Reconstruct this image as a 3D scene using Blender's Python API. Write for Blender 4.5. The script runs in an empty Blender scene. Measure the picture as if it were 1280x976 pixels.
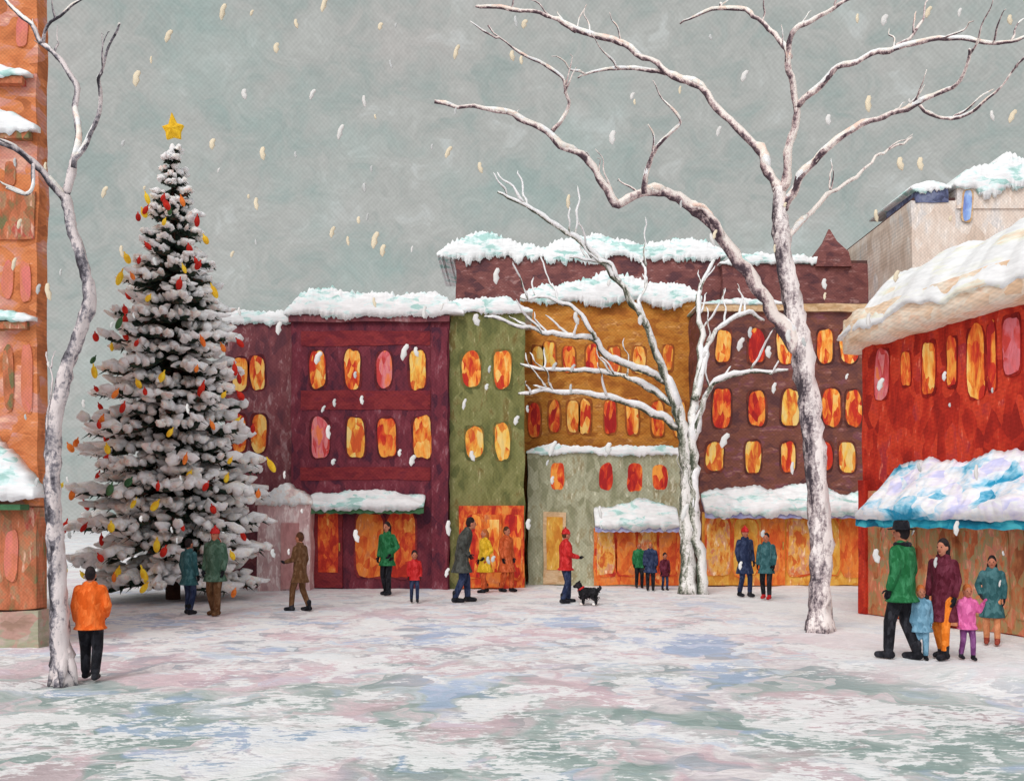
import bpy, bmesh, math, random
from mathutils import Vector, Matrix, noise
random.seed(7)
R = random.random
def U(a, b): return a + (b - a) * R()
sc = bpy.context.scene
COL = sc.collection
F, H, HZ = 1200.0, 1.9, 640.0      # survey constants: focal length, eye height, horizon line

def gd(py): return F * H / (py - HZ)                 # distance of a ground point
def X(px, d): return (px - 640.0) * d / F
def Z(py, d): return H + (HZ - py) * d / F
def lin(c):
    out = []
    for v in c:
        v = v / 255.0
        out.append(v / 12.92 if v <= 0.04045 else ((v + 0.055) / 1.055) ** 2.4)
    return out

# ------------------------------------------------------------------ materials
class NT:
    def __init__(s, nt): s.nt = nt; s.n = nt.nodes; s.l = nt.links
    def new(s, t, **kw):
        nd = s.n.new(t)
        for k, v in kw.items(): setattr(nd, k, v)
        return nd
    def link(s, a, b): s.l.new(a, b)
    def math(s, op, a, b=None, c=None):
        m = s.new('ShaderNodeMath', operation=op)
        for i, v in enumerate((a, b, c)):
            if v is None: continue
            if isinstance(v, (int, float)): m.inputs[i].default_value = v
            else: s.link(v, m.inputs[i])
        return m.outputs[0]
    def ramp(s, fac, stops, interp='LINEAR'):
        r = s.new('ShaderNodeValToRGB'); cr = r.color_ramp; cr.interpolation = interp
        while len(cr.elements) < len(stops): cr.elements.new(0.5)
        for e, (p, c) in zip(cr.elements, stops):
            e.position = p; e.color = (c[0], c[1], c[2], 1)
        s.link(fac, r.inputs[0]); return r.outputs[0]
    def noise(s, vec, scale, detail=4, rough=0.6, dist=0.0):
        n = s.new('ShaderNodeTexNoise'); n.inputs['Scale'].default_value = scale
        n.inputs['Detail'].default_value = detail; n.inputs['Roughness'].default_value = rough
        n.inputs['Distortion'].default_value = dist; s.link(vec, n.inputs['Vector']); return n
    def mix(s, fac, a, b, mode='MIX'):
        m = s.new('ShaderNodeMix', data_type='RGBA', blend_type=mode)
        for idx, v in ((0, fac), (6, a), (7, b)):
            if isinstance(v, (int, float)): m.inputs[idx].default_value = v
            elif isinstance(v, (list, tuple)): m.inputs[idx].default_value = (v[0], v[1], v[2], 1)
            else: s.link(v, m.inputs[idx])
        return m.outputs[2]

def strokes(t, scale, stretch, cell=2.4, vor=.14, warp=.35):
    """brush-stroke field in world position"""
    g = t.new('ShaderNodeNewGeometry')
    vm = t.new('ShaderNodeVectorMath', operation='MULTIPLY'); t.link(g.outputs['Position'], vm.inputs[0])
    vm.inputs[1].default_value = [scale * k for k in stretch]
    n0 = t.noise(vm.outputs[0], 1.6, 1)
    vs = t.new('ShaderNodeVectorMath', operation='SCALE'); t.link(n0.outputs['Color'], vs.inputs[0]); vs.inputs[3].default_value = warp
    va = t.new('ShaderNodeVectorMath', operation='ADD'); t.link(vm.outputs[0], va.inputs[0]); t.link(vs.outputs[0], va.inputs[1])
    n1 = t.noise(va.outputs[0], 1.0, 4, 0.65)
    if vor > 0:
        vo = t.new('ShaderNodeTexVoronoi'); vo.inputs['Scale'].default_value = cell; t.link(va.outputs[0], vo.inputs['Vector'])
        sp = t.new('ShaderNodeSeparateColor'); t.link(vo.outputs['Color'], sp.inputs[0])
        f = t.math('ADD', t.math('MULTIPLY', n1.outputs['Fac'], 1 - vor), t.math('MULTIPLY', sp.outputs[0], vor))
    else: f = n1.outputs['Fac']
    return g, va.outputs[0], f

GAIN = 1.15
MATS = {}
def paint(name, cols, scale=2.0, stretch=(1, 1, 1), rough=0.75, bump=0.45, emit=0.0, dry=None, dryamt=0.5,
          fine=14.0, lo=0.36, hi=0.66, gain=None, weave=0.0, vor=.2):
    if name in MATS: return MATS[name]
    m = bpy.data.materials.new(name); m.use_nodes = True
    t = NT(m.node_tree); b = t.n['Principled BSDF']
    g, vec, f = strokes(t, scale, stretch, vor=vor)
    gn = GAIN if gain is None else gain
    k = len(cols)
    st = [(lo + (hi - lo) * i / max(1, k - 1), [min(0.92, v * gn) for v in lin(c)]) for i, c in enumerate(cols)]
    col = t.ramp(f, st)
    # bristle streaks run along the stroke direction
    sm_ = t.new('ShaderNodeVectorMath', operation='MULTIPLY'); t.link(g.outputs['Position'], sm_.inputs[0])
    mx = max(stretch); sm_.inputs[1].default_value = [fine * (1.0 if s_ >= mx * .99 else .28) for s_ in stretch]
    nf = t.noise(sm_.outputs[0], 1.0, 2, 0.7)
    if dry is not None:
        fz = t.math('ADD', t.math('MULTIPLY', nf.outputs['Fac'], 0.6), t.math('MULTIPLY', f, 0.5))
        msk = t.ramp(fz, [(dryamt, (0, 0, 0)), (dryamt + 0.07, (.8, .8, .8))])
        col = t.mix(msk, col, [min(0.92, v * gn) for v in lin(dry)])
    br = t.math('ADD', t.math('MULTIPLY', nf.outputs['Fac'], 0.5), 0.75)
    if weave > 0:
        sx = t.new('ShaderNodeSeparateXYZ'); t.link(g.outputs['Position'], sx.inputs[0])
        kx = 2 * math.pi / weave
        w = t.math('MULTIPLY', t.math('SINE', t.math('MULTIPLY', sx.outputs[0], kx)), t.math('SINE', t.math('MULTIPLY', sx.outputs[2], kx)))
        br = t.math('ADD', br, t.math('MULTIPLY', w, 0.10))
    col = t.mix(1.0, col, br, 'MULTIPLY')
    t.link(col, b.inputs['Base Color'])
    b.inputs['Roughness'].default_value = rough
    b.inputs['Specular IOR Level'].default_value = 0.2
    hgt = t.math('ADD', f, t.math('MULTIPLY', nf.outputs['Fac'], 0.5))
    bp = t.new('ShaderNodeBump'); bp.inputs['Strength'].default_value = bump; bp.inputs['Distance'].default_value = 0.05
    t.link(hgt, bp.inputs['Height']); t.link(bp.outputs[0], b.inputs['Normal'])
    if emit > 0:
        t.link(col, b.inputs['Emission Color']); b.inputs['Emission Strength'].default_value = emit
        m.cycles.emission_sampling = 'NONE'
    MATS[name] = m
    return m

def snowmat(name, cols, scale=2.5, stretch=(1, 1, 1), bump=.35, gain=1.25, lo=.34, hi=.6):
    return paint(name, cols, scale, stretch, rough=0.8, bump=bump, fine=12, gain=gain, lo=lo, hi=hi)

VS = (1.5, 1.5, 0.8); HS = (0.9, 0.9, 1.6)
snow_white = snowmat('snow_white', [(160, 196, 190), (208, 224, 222), (244, 244, 242), (242, 236, 232)], 1.8, (.8, .8, 2.0), lo=.36, hi=.56)
snow_blue = snowmat('snow_blue', [(40, 140, 178), (130, 190, 214), (206, 216, 238), (244, 246, 248), (214, 210, 236), (190, 192, 226)], 1.2, (1, 1, 1.5), gain=1.2, lo=.34, hi=.66)
snow_cream = snowmat('snow_cream', [(226, 196, 170), (238, 224, 208), (246, 244, 242), (244, 246, 250)], 1.0, (1, .5, 2.2), lo=.33, hi=.56, bump=.2)
snow_pink = snowmat('snow_pink', [(206, 180, 176), (232, 208, 200), (244, 226, 220), (242, 238, 236)], 3.5)

# ------------------------------------------------------------------ object helpers
def link(ob, parent=None):
    COL.objects.link(ob)
    if parent is not None: ob.parent = parent
    return ob
def thing(name, loc, label, cat, rot=0.0, group=None):
    e = bpy.data.objects.new(name, None); e.empty_display_size = 0.2
    e.location = loc; e.rotation_euler = (0, 0, rot); COL.objects.link(e)
    e['label'] = label; e['category'] = cat
    if group: e['group'] = group
    return e
def mk(name, verts, faces, mat, parent=None, smooth=False, loc=None):
    me = bpy.data.meshes.new(name); me.from_pydata([tuple(v) for v in verts], [], faces)
    bm = bmesh.new(); bm.from_mesh(me); bmesh.ops.recalc_face_normals(bm, faces=bm.faces); bm.to_mesh(me); bm.free()
    if mat: me.materials.append(mat)
    if smooth:
        for p in me.polygons: p.use_smooth = True
    ob = bpy.data.objects.new(name, me)
    if loc is not None: ob.location = loc
    return link(ob, parent)

class G:
    """geometry buffer"""
    def __init__(s): s.v = []; s.f = []
    def box(s, x0, x1, y0, y1, z0, z1):
        b = len(s.v)
        s.v += [(x0, y0, z0), (x1, y0, z0), (x1, y1, z0), (x0, y1, z0), (x0, y0, z1), (x1, y0, z1), (x1, y1, z1), (x0, y1, z1)]
        s.f += [tuple(b + i for i in q) for q in ((0, 3, 2, 1), (4, 5, 6, 7), (0, 1, 5, 4), (1, 2, 6, 5), (2, 3, 7, 6), (3, 0, 4, 7))]
    def rings(s, rings, cap=True):
        b = len(s.v); n = len(rings[0])
        for r in rings: s.v += [tuple(p) for p in r]
        for i in range(len(rings) - 1):
            for j in range(n):
                k = (j + 1) % n
                s.f.append((b + i * n + j, b + i * n + k, b + (i + 1) * n + k, b + (i + 1) * n + j))
        if cap:
            s.f.append(tuple(b + j for j in range(n)))
            e = b + (len(rings) - 1) * n
            s.f.append(tuple(e + j for j in range(n)))
    def tube(s, pts, rad, n=8, jit=0.0):
        rings = []
        up = Vector((0.13, 1, 0.21)).normalized()
        for i, p in enumerate(pts):
            a = pts[max(0, i - 1)]; c = pts[min(len(pts) - 1, i + 1)]
            d = (Vector(c) - Vector(a)).normalized()
            u = d.cross(up)
            if u.length < 1e-3: u = d.cross(Vector((1, 0, 0)))
            u.normalize(); w = d.cross(u).normalized()
            ring = []
            for j in range(n):
                th = 2 * math.pi * j / n
                r = rad[i] * (1 + (jit * noise.noise(Vector(p) * 9 + Vector((math.cos(th), math.sin(th), 0)) * 1.5) if jit else 0))
                ring.append(Vector(p) + u * math.cos(th) * r + w * math.sin(th) * r)
            rings.append(ring)
        s.rings(rings)
    def cap(s, p0, p1, r0, r1, n=12, k=4):
        """tapered capsule"""
        p0 = Vector(p0); p1 = Vector(p1); d = p1 - p0
        if d.length < 1e-6: d = Vector((0, 0, 1e-4))
        d.normalize()
        u = d.cross(Vector((0.2, 1, 0.1))).normalized(); w = d.cross(u).normalized()
        rings = []
        for i in range(k + 1):
            a = -math.pi / 2 + math.pi / 2 * i / k; rr = max(r0 * math.cos(a), 1e-4)
            c = p0 + d * r0 * math.sin(a)
            rings.append([c + u * math.cos(2 * math.pi * j / n) * rr + w * math.sin(2 * math.pi * j / n) * rr for j in range(n)])
        for i in range(k + 1):
            a = math.pi / 2 * i / k; rr = max(r1 * math.cos(a), 1e-4)
            c = p1 + d * r1 * math.sin(a)
            rings.append([c + u * math.cos(2 * math.pi * j / n) * rr + w * math.sin(2 * math.pi * j / n) * rr for j in range(n)])
        s.rings(rings)
    def ell(s, c, r, n=14, k=9):
        c = Vector(c); rings = []
        for i in range(k + 1):
            a = -math.pi / 2 + math.pi * i / k; q = max(math.cos(a), 1e-3)
            rings.append([(c.x + r[0] * q * math.cos(2 * math.pi * j / n), c.y + r[1] * q * math.sin(2 * math.pi * j / n), c.z + r[2] * math.sin(a)) for j in range(n)])
        s.rings(rings)
    def loft(s, st, n=18):
        """st: (z,cx,cy,rx,ry)"""
        s.rings([[(cx + rx * math.cos(2 * math.pi * j / n), cy + ry * math.sin(2 * math.pi * j / n), z) for j in range(n)] for z, cx, cy, rx, ry in st])
    def mk(s, name, mat, parent=None, smooth=False, loc=None): return mk(name, s.v, s.f, mat, parent, smooth, loc)
    def remesh(s, name, mat, parent, vox, it=3):
        me = bpy.data.meshes.new('tmp'); me.from_pydata([tuple(v) for v in s.v], [], s.f)
        bm = bmesh.new(); bm.from_mesh(me); bmesh.ops.recalc_face_normals(bm, faces=bm.faces); bm.to_mesh(me); bm.free()
        ob = bpy.data.objects.new('tmp', me); COL.objects.link(ob)
        md = ob.modifiers.new('r', 'REMESH'); md.mode = 'VOXEL'; md.voxel_size = vox
        sm = ob.modifiers.new('s', 'SMOOTH'); sm.factor = 0.5; sm.iterations = it
        dg = bpy.context.evaluated_depsgraph_get()
        m2 = bpy.data.meshes.new_from_object(ob.evaluated_get(dg))
        bpy.data.objects.remove(ob); bpy.data.meshes.remove(me)
        m2.name = name; m2.materials.clear(); m2.materials.append(mat)
        for p in m2.polygons: p.use_smooth = True
        o = bpy.data.objects.new(name, m2); return link(o, parent)

def crom(pts, sub=5):
    P = [Vector(p) for p in pts]; P = [P[0] * 2 - P[1]] + P + [P[-1] * 2 - P[-2]]
    out = []
    for i in range(1, len(P) - 2):
        for k in range(sub):
            t = k / sub
            a, b, c, d = P[i - 1], P[i], P[i + 1], P[i + 2]
            out.append(0.5 * ((2 * b) + (c - a) * t + (2 * a - 5 * b + 4 * c - d) * t * t + (3 * b - a - 3 * c + d) * t ** 3))
    out.append(P[-2]); return out

# ------------------------------------------------------------------ building helpers (local: x along facade, y into the building, z up)
def wobbly_panel(g, x0, x1, z0, z1, y0, y1, amp=0.035, step=0.2):
    pts = []
    def seg(ax, az, bx, bz):
        L = math.hypot(bx - ax, bz - az); n = max(1, int(L / step))
        for i in range(n):
            t = i / n; x = ax + (bx - ax) * t; z = az + (bz - az) * t
            q = Vector((x * 1.7 + x0 * 3.1, z * 1.7, y0 * 5 + x1))
            pts.append((x + amp * noise.noise(q) + .4 * amp * noise.noise(q * 4), z + amp * noise.noise(q + Vector((9, 3, 1))) + .4 * amp * noise.noise(q * 4 + Vector((2, 2, 2)))))
    seg(x0, z0, x1, z0); seg(x1, z0, x1, z1); seg(x1, z1, x0, z1); seg(x0, z1, x0, z0)
    b = len(g.v); n = len(pts)
    g.v += [(x, y0, z) for x, z in pts] + [(x, y1, z) for x, z in pts]
    g.f.append(tuple(b + i for i in range(n))); g.f.append(tuple(b + n + i for i in reversed(range(n))))
    for i in range(n):
        k = (i + 1) % n; g.f.append((b + i, b + k, b + n + k, b + n + i))

def dab(w, h, n=18, p=3.2, amp=0.06, seed=0):
    out = []
    for i in range(n):
        a = 2 * math.pi * i / n; c, s_ = math.cos(a), math.sin(a)
        r = 1.0 / ((abs(c) ** p + abs(s_) ** p) ** (1 / p))
        r *= 1 + amp * noise.noise(Vector((c * 1.3 + seed, s_ * 1.3, seed * 2.3)))*1.6
        out.append((c * r * w / 2, s_ * r * h / 2))
    return out

PS = (1.0, 1.0, 0.35)
pk = dict(stretch=PS, gain=1.12, lo=.38, hi=.62, vor=.25)
frame_dark = paint('frame_paint', [(70, 26, 36), (92, 32, 38), (112, 40, 42)], 3, VS)
frame_brown = paint('frame_brown', [(70, 38, 36), (92, 48, 42), (120, 60, 46)], 3, VS)
frame_ochre = paint('frame_ochre', [(120, 64, 30), (146, 80, 36), (166, 96, 44)], 3, VS)
frame_olive = paint('frame_olive', [(80, 84, 48), (96, 96, 54), (130, 104, 54)], 3, VS)
frame_red = paint('frame_red', [(110, 22, 20), (136, 28, 22), (160, 40, 30)], 3, VS)
pane_orange = paint('pane_orange', [(184, 48, 34), (210, 92, 40), (226, 134, 52), (234, 168, 80), (236, 190, 110)], 3.4, emit=0.06, **pk)
pane_yellow = paint('pane_yellow', [(196, 84, 42), (220, 142, 56), (230, 184, 84), (222, 192, 120)], 3.4, emit=0.06, **pk)
pane_red = paint('pane_red', [(158, 34, 34), (192, 50, 36), (216, 92, 42), (230, 150, 64)], 3.4, emit=0.06, **pk)
pane_pink = paint('pane_pink', [(186, 62, 60), (204, 92, 98), (210, 128, 130), (222, 118, 74)], 3.4, emit=0.05, **pk)
PANES = [pane_orange, pane_orange, pane_yellow, pane_red, pane_pink]

def window(parent, cx, cz, w, h, pane=None, frame=None, y=0.0, tilt=0.0, sq=3.6, fw=.09, amp=.10, jit=True):
    pane = pane or random.choice(PANES); frame = frame or frame_dark
    if jit: w *= U(.8, 1.0); h *= U(.84, 1.0); cx += U(-.03, .03); tilt += U(-.05, .05)
    sd = R() * 50; n = 28
    o = dab(w + fw, h + fw * .9, n, sq + 1, 0.06, sd + 3); i_ = dab(w, h, n, sq, amp, sd)
    g = G(); y0, y1 = -0.012, 0.01
    g.v = [(a, y0, b) for a, b in o] + [(a * .9, y0, b * .9) for a, b in i_] + [(a, y1, b) for a, b in o] + [(a * .9, y1, b * .9) for a, b in i_]
    for k in range(n):
        m = (k + 1) % n
        g.f += [(k, m, n + m, n + k), (k, 2 * n + k, 2 * n + m, m), (n + k, n + m, 3 * n + m, 3 * n + k)]
    f = g.mk('window', frame, parent, loc=(cx, y, cz)); f.rotation_euler = (0, tilt, 0)
    pv = [(a * 1.0, -0.018, b * 1.0) for a, b in i_] + [(a * 1.0, 0.004, b * 1.0) for a, b in i_]
    pf = [tuple(range(n)), tuple(reversed(range(n, 2 * n)))] + [(k, (k + 1) % n, n + (k + 1) % n, n + k) for k in range(n)]
    mk('pane', pv, pf, pane, f)
    return f

def snowcap(parent, x0, x1, zf, yf, yb, th, drop, mat=None, name='roof_snow', sl=0.0, step=0.03, over=0.03, seed=None):
    mat = mat or snow_white; sd = R() * 100 if seed is None else seed
    n = max(6, int((x1 - x0) / step)); rings = []
    for i in range(n + 1):
        x = x0 + (x1 - x0) * i / n
        z = zf(x) if callable(zf) else zf
        e = min(1.0, min(i, n - i) / (0.7 / step) + 0.05) ** 0.6
        lo = z - drop * max(0.0, 0.5 + 1.1 * noise.noise(Vector((x * 1.1, sd, 0))) + 0.6 * noise.noise(Vector((x * 4, sd, 3))) + 0.6 * noise.noise(Vector((x * 17, sd, 8)))) * e
        tp = z + th * (0.68 + 0.45 * noise.noise(Vector((x * 0.6, sd, 5))) + 0.16 * noise.noise(Vector((x * 2.4, sd, 7))) + 0.16 * noise.noise(Vector((x * 14, sd, 9)))) * e
        tp = max(tp, lo + .04)
        o = over * (1 + 0.5 * noise.noise(Vector((x * 2, sd, 11))))
        mid = (lo + tp) / 2
        rings.append([(x, yf + 0.02, lo + 0.02), (x, yf - o * .7, lo), (x, yf - o * 1.1, lo + (tp - lo) * .3), (x, yf - o, mid),
                      (x, yf - o * .8 + sl * .25, lo + (tp - lo) * .9), (x, yf + 0.06 + sl * .6, tp), (x, yb, tp + 0.02 + sl * 0.2), (x, yb, z)])
    g = G(); g.rings(rings); return g.mk(name, mat, parent, True)

brass = paint('brass', [(150, 110, 50), (200, 160, 80)], 5, rough=0.4)
def shop(parent, x0, x1, z1, y, matp, n, framem=None, doorat=None):
    w = (x1 - x0) / n
    for i in range(n):
        cx = x0 + w * (i + 0.5); mp = matp[i % len(matp)] if isinstance(matp, (list, tuple)) else matp
        if doorat == i:
            g = G(); wobbly_panel(g, cx - w * .42, cx + w * .42, 0.02, z1, y - 0.06, y + 0.02, 0.02)
            d = g.mk('door', framem or frame_dark, parent)
            g = G(); wobbly_panel(g, cx - w * .30, cx + w * .30, 0.4, z1 - 0.12, y - 0.075, y - 0.05, 0.02); g.mk('pane', mp, d)
            g = G(); g.cap((cx + w * .34, y - 0.1, 0.95), (cx + w * .34, y - 0.1, 1.12), 0.018, 0.018, 8, 2); g.mk('handle', brass, d, True)
        else:
            window(parent, cx, 0.25 + (z1 - 0.25) / 2, w * 0.86, z1 - 0.3, mp, framem, y, sq=7, amp=.05, jit=False)

def awning(parent, x0, x1, z0, z1, out, mat, y=0.0, snow=None, th=0.3, drop=0.12):
    g = G(); n = 24; rings = []
    for i in range(n + 1):
        x = x0 + (x1 - x0) * i / n
        sag = 0.03 * math.sin(i * 1.3)
        zv = z0 - 0.14 - 0.03 * (i % 2)
        rings.append([(x, y, z1), (x, y - out * .5, (z0 + z1) / 2 + 0.04 + sag), (x, y - out, z0), (x, y - out - 0.01, zv), (x, y - out + 0.02, zv), (x, y - out + 0.03, z0 - 0.02), (x, y, z1 - 0.04)])
    g.rings(rings); a = g.mk('awning', mat, parent, False)
    sd = R() * 99; n = int((x1 - x0) / 0.035); rings = []; m = 9
    for i in range(n + 1):
        x = x0 + (x1 - x0) * i / n; e = min(1, min(i, n - i) / 12 + 0.1) ** .5
        row = []
        for k in range(m + 1):
            t = k / m; yy = y - out * t; zz = z1 + (z0 - z1) * t
            b = th * (0.55 + 0.55 * noise.noise(Vector((x * 1.2, t * 1.5, sd))) + 0.14 * noise.noise(Vector((x * 4, t * 5, sd))) + .09 * noise.noise(Vector((x * 14, t * 14, sd)))) * e
            row.append((x, yy - b * .3 * (0.3 + t), zz + max(0.03, b) * (1 - .3 * t)))
        lo = z0 - drop * (0.6 + 0.9 * noise.noise(Vector((x * 1.6, 5, sd))) + .7 * noise.noise(Vector((x * 9, 5, sd)))) * e
        row += [(x, y - out - 0.05 * e, lo), (x, y - out - 0.015, lo + 0.02), (x, y - out, z0 + 0.01), (x, y, z1 + 0.01)]
        rings.append(row)
    g = G(); g.rings(rings); g.mk('snow', snow or snow_white, a, True)
    return a

def building(name, label, px0, px1, pytop, D, depth, wallmat, cat='building', roofmat=None):
    x0, x1 = X(px0, D), X(px1, D); zt = Z(pytop, D); w = x1 - x0
    b = thing(name, (x0, D, 0), label, cat)
    g = G(); wobbly_panel(g, 0, w, -0.1, zt, 0, depth, 0.05); g.mk('wall', wallmat, b)
    g = G(); g.box(0.05, w - 0.05, 0.05, depth - 0.05, zt + 0.03, zt + 0.12); g.mk('roof', roofmat or roof_dark, b)
    L = lambda px: X(px, D) - x0
    Zz = lambda py: Z(py, D)
    return b, L, Zz, zt, w
roof_dark = paint('roof_dark', [(60, 44, 44), (96, 66, 60), (80, 60, 60)], 1.5)

# ------------------------------------------------------------------ ground
def ground():
    def axis(lo, hi, f0, f1, st):
        v = []; x = f0
        while x <= f1: v.append(x); x += st
        s_ = st; x = f1
        while x < hi: s_ *= 1.35; x += s_; v.append(x)
        s_ = st; x = f0; pre = []
        while x > lo: s_ *= 1.35; x -= s_; pre.append(x)
        return pre[::-1] + v
    xs = axis(-400, 400, -13, 15, 0.12); ys = axis(-200, 500, 4, 25, 0.12)
    vs = []
    for y in ys:
        for x in xs:
            q = Vector((x * .5, y * .5, 0))
            z = 0.03 * noise.noise(q) + 0.02 * noise.noise(q * 4) + 0.014 * noise.noise(q * 9) - 0.015
            z += .16 * max(0, 1 - ((x - 6.2) / 1.6) ** 2) * max(0, 1 - ((y - 11.1) / .9) ** 2) + .14 * max(0, 1 - ((x + 6.4) / 1.2) ** 2) * max(0, 1 - ((y - 10.3) / .8) ** 2)
            vs.append((x, y, z))
    nx = len(xs); fs = [(j * nx + i, j * nx + i + 1, (j + 1) * nx + i + 1, (j + 1) * nx + i) for j in range(len(ys) - 1) for i in range(nx - 1)]
    m = bpy.data.materials.new('snow_ground'); m.use_nodes = True
    t = NT(m.node_tree); b = t.n['Principled BSDF']
    g, vec, f = strokes(t, 1.5, (.75, .7, 1), 2.0, vor=.3, warp=.9)
    sx = t.new('ShaderNodeSeparateXYZ'); t.link(g.outputs['Position'], sx.inputs[0])
    near = t.new('ShaderNodeMapRange'); near.interpolation_type = 'SMOOTHSTEP'
    t.link(sx.outputs[1], near.inputs[0]); near.inputs[1].default_value = 15; near.inputs[2].default_value = 8.8
    near.inputs[3].default_value = 0.0; near.inputs[4].default_value = 1.0
    q = lambda *c: [min(.93, v * 1.2) for v in lin(c)]
    base = t.ramp(f, [(0.36, q(170, 172, 180)), (0.42, q(200, 190, 194)), (0.47, q(226, 218, 218)), (0.52, q(204, 192, 198)), (0.57, q(236, 232, 232)), (0.64, q(200, 206, 218))])
    slush = t.ramp(f, [(0.36, q(138, 155, 151)), (0.45, q(156, 170, 166)), (0.51, q(176, 184, 182)), (0.56, q(204, 192, 194)), (0.61, q(162, 174, 172)), (0.68, q(192, 198, 202))])
    big = t.noise(vec, 0.35, 3, .6)
    bm_ = t.ramp(big.outputs['Fac'], [(0.42, (.1, .1, .1)), (0.50, (1, 1, 1))])
    col = t.mix(t.math('MULTIPLY', near.outputs[0], bm_), base, slush)
    p1 = t.noise(vec, 0.5, 3, .6, .5)
    col = t.mix(t.math('MULTIPLY', t.ramp(p1.outputs['Fac'], [(0.53, (0, 0, 0)), (0.59, (1, 1, 1))]), 0.55), col, q(206, 172, 180))
    col = t.mix(t.math('MULTIPLY', t.ramp(p1.outputs['Fac'], [(0.38, (1, 1, 1)), (0.43, (0, 0, 0))]), 0.6), col, q(160, 180, 212))
    # broken white brush drags
    bv = t.new('ShaderNodeVectorMath', operation='MULTIPLY'); t.link(g.outputs['Position'], bv.inputs[0]); bv.inputs[1].default_value = (7, 14, 8)
    fn = t.noise(bv.outputs[0], 1.0, 3, .75); fm = t.noise(vec, 0.75, 4, .65, .6)
    z_ = t.math('ADD', t.math('MULTIPLY', fn.outputs['Fac'], .36), t.math('MULTIPLY', fm.outputs['Fac'], .74))
    col = t.mix(t.math('MULTIPLY', t.ramp(z_, [(0.565, (0, 0, 0)), (0.595, (1, 1, 1))]), 0.85), col, q(246, 243, 240))
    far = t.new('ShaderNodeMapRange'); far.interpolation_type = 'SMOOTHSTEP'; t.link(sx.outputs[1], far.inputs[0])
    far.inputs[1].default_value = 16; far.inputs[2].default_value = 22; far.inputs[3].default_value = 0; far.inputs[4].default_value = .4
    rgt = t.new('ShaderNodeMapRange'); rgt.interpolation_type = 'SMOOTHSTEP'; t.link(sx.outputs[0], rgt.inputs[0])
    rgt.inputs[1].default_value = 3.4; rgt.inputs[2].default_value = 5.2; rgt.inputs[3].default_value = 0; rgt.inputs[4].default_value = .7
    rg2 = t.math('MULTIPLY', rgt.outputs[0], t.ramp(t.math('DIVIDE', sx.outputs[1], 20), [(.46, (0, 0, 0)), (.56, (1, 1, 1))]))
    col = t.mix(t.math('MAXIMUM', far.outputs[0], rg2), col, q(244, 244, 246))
    col = t.mix(1.0, col, t.math('ADD', t.math('MULTIPLY', fn.outputs['Fac'], .34), .83), 'MULTIPLY')
    t.link(col, b.inputs['Base Color']); b.inputs['Roughness'].default_value = .8; b.inputs['Specular IOR Level'].default_value = .2
    bp = t.new('ShaderNodeBump'); bp.inputs['Strength'].default_value = .6; bp.inputs['Distance'].default_value = .06
    t.link(t.math('ADD', f, t.math('MULTIPLY', fn.outputs['Fac'], .6)), bp.inputs['Height']); t.link(bp.outputs[0], b.inputs['Normal'])
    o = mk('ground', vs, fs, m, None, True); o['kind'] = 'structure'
ground()

# ------------------------------------------------------------------ sky (half dome behind the town) + world + sun
def sky():
    vs = []; fs = []; Rr = 170; na, ne = 48, 20
    for j in range(ne + 1):
        e = math.radians(-4 + 94 * j / ne)
        for i in range(na + 1):
            a = math.radians(-8 + 196 * i / na)
            vs.append((Rr * math.cos(e) * math.cos(a), Rr * math.cos(e) * math.sin(a) - 1, Rr * math.sin(e)))
    for j in range(ne):
        for i in range(na): fs.append((j * (na + 1) + i, j * (na + 1) + i + 1, (j + 1) * (na + 1) + i + 1, (j + 1) * (na + 1) + i))
    m = bpy.data.materials.new('overcast_sky'); m.use_nodes = True
    t = NT(m.node_tree); t.n.remove(t.n['Principled BSDF'])
    g, vec, f = strokes(t, 0.09, (1, 1, 1.3), 2.2, vor=.08, warp=.9)
    q = lin
    col = t.ramp(f, [(0.34, q((148, 158, 155))), (0.45, q((158, 163, 160))), (0.52, q((164, 166, 163))), (0.6, q((168, 170, 167))), (0.68, q((178, 181, 179)))])
    big = t.noise(g.outputs['Position'], 0.025, 5, .65)
    col = t.mix(t.math('MULTIPLY', t.ramp(big.outputs['Fac'], [(0.52, (0, 0, 0)), (0.64, (1, 1, 1))]), .4), col, q((146, 168, 164)))
    col = t.mix(t.math('MULTIPLY', t.ramp(big.outputs['Fac'], [(0.34, (1, 1, 1)), (0.44, (0, 0, 0))]), .35), col, q((180, 172, 170)))
    sx = t.new('ShaderNodeSeparateXYZ'); t.link(g.outputs['Position'], sx.inputs[0])
    fn = t.noise(vec, 9, 3, .75)
    k = 2 * math.pi / 0.72
    w = t.math('MULTIPLY', t.math('SINE', t.math('MULTIPLY', sx.outputs[0], k)), t.math('SINE', t.math('MULTIPLY', sx.outputs[2], k)))
    br = t.math('ADD', t.math('ADD', t.math('MULTIPLY', fn.outputs['Fac'], .36), .82), t.math('MULTIPLY', w, .05))
    col = t.mix(1.0, col, br, 'MULTIPLY')
    em = t.new('ShaderNodeEmission'); t.link(col, em.inputs[0]); em.inputs[1].default_value = 1.18
    t.link(em.outputs[0], t.n['Material Output'].inputs[0])
    m.cycles.emission_sampling = 'NONE'
    o = mk('sky', vs, fs, m, None, True); o['kind'] = 'structure'
sky()
w = bpy.data.worlds.new('World'); sc.world = w; w.use_nodes = True
t = NT(w.node_tree); bg = t.n['Background']
st = t.new('ShaderNodeTexSky', sky_type='NISHITA'); st.sun_disc = False
st.sun_elevation = math.radians(46); st.sun_rotation = math.radians(205)
hs = t.new('ShaderNodeHueSaturation'); hs.inputs['Saturation'].default_value = 0.25
t.link(st.outputs[0], hs.inputs['Color']); t.link(hs.outputs[0], bg.inputs[0]); bg.inputs[1].default_value = 0.15
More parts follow.
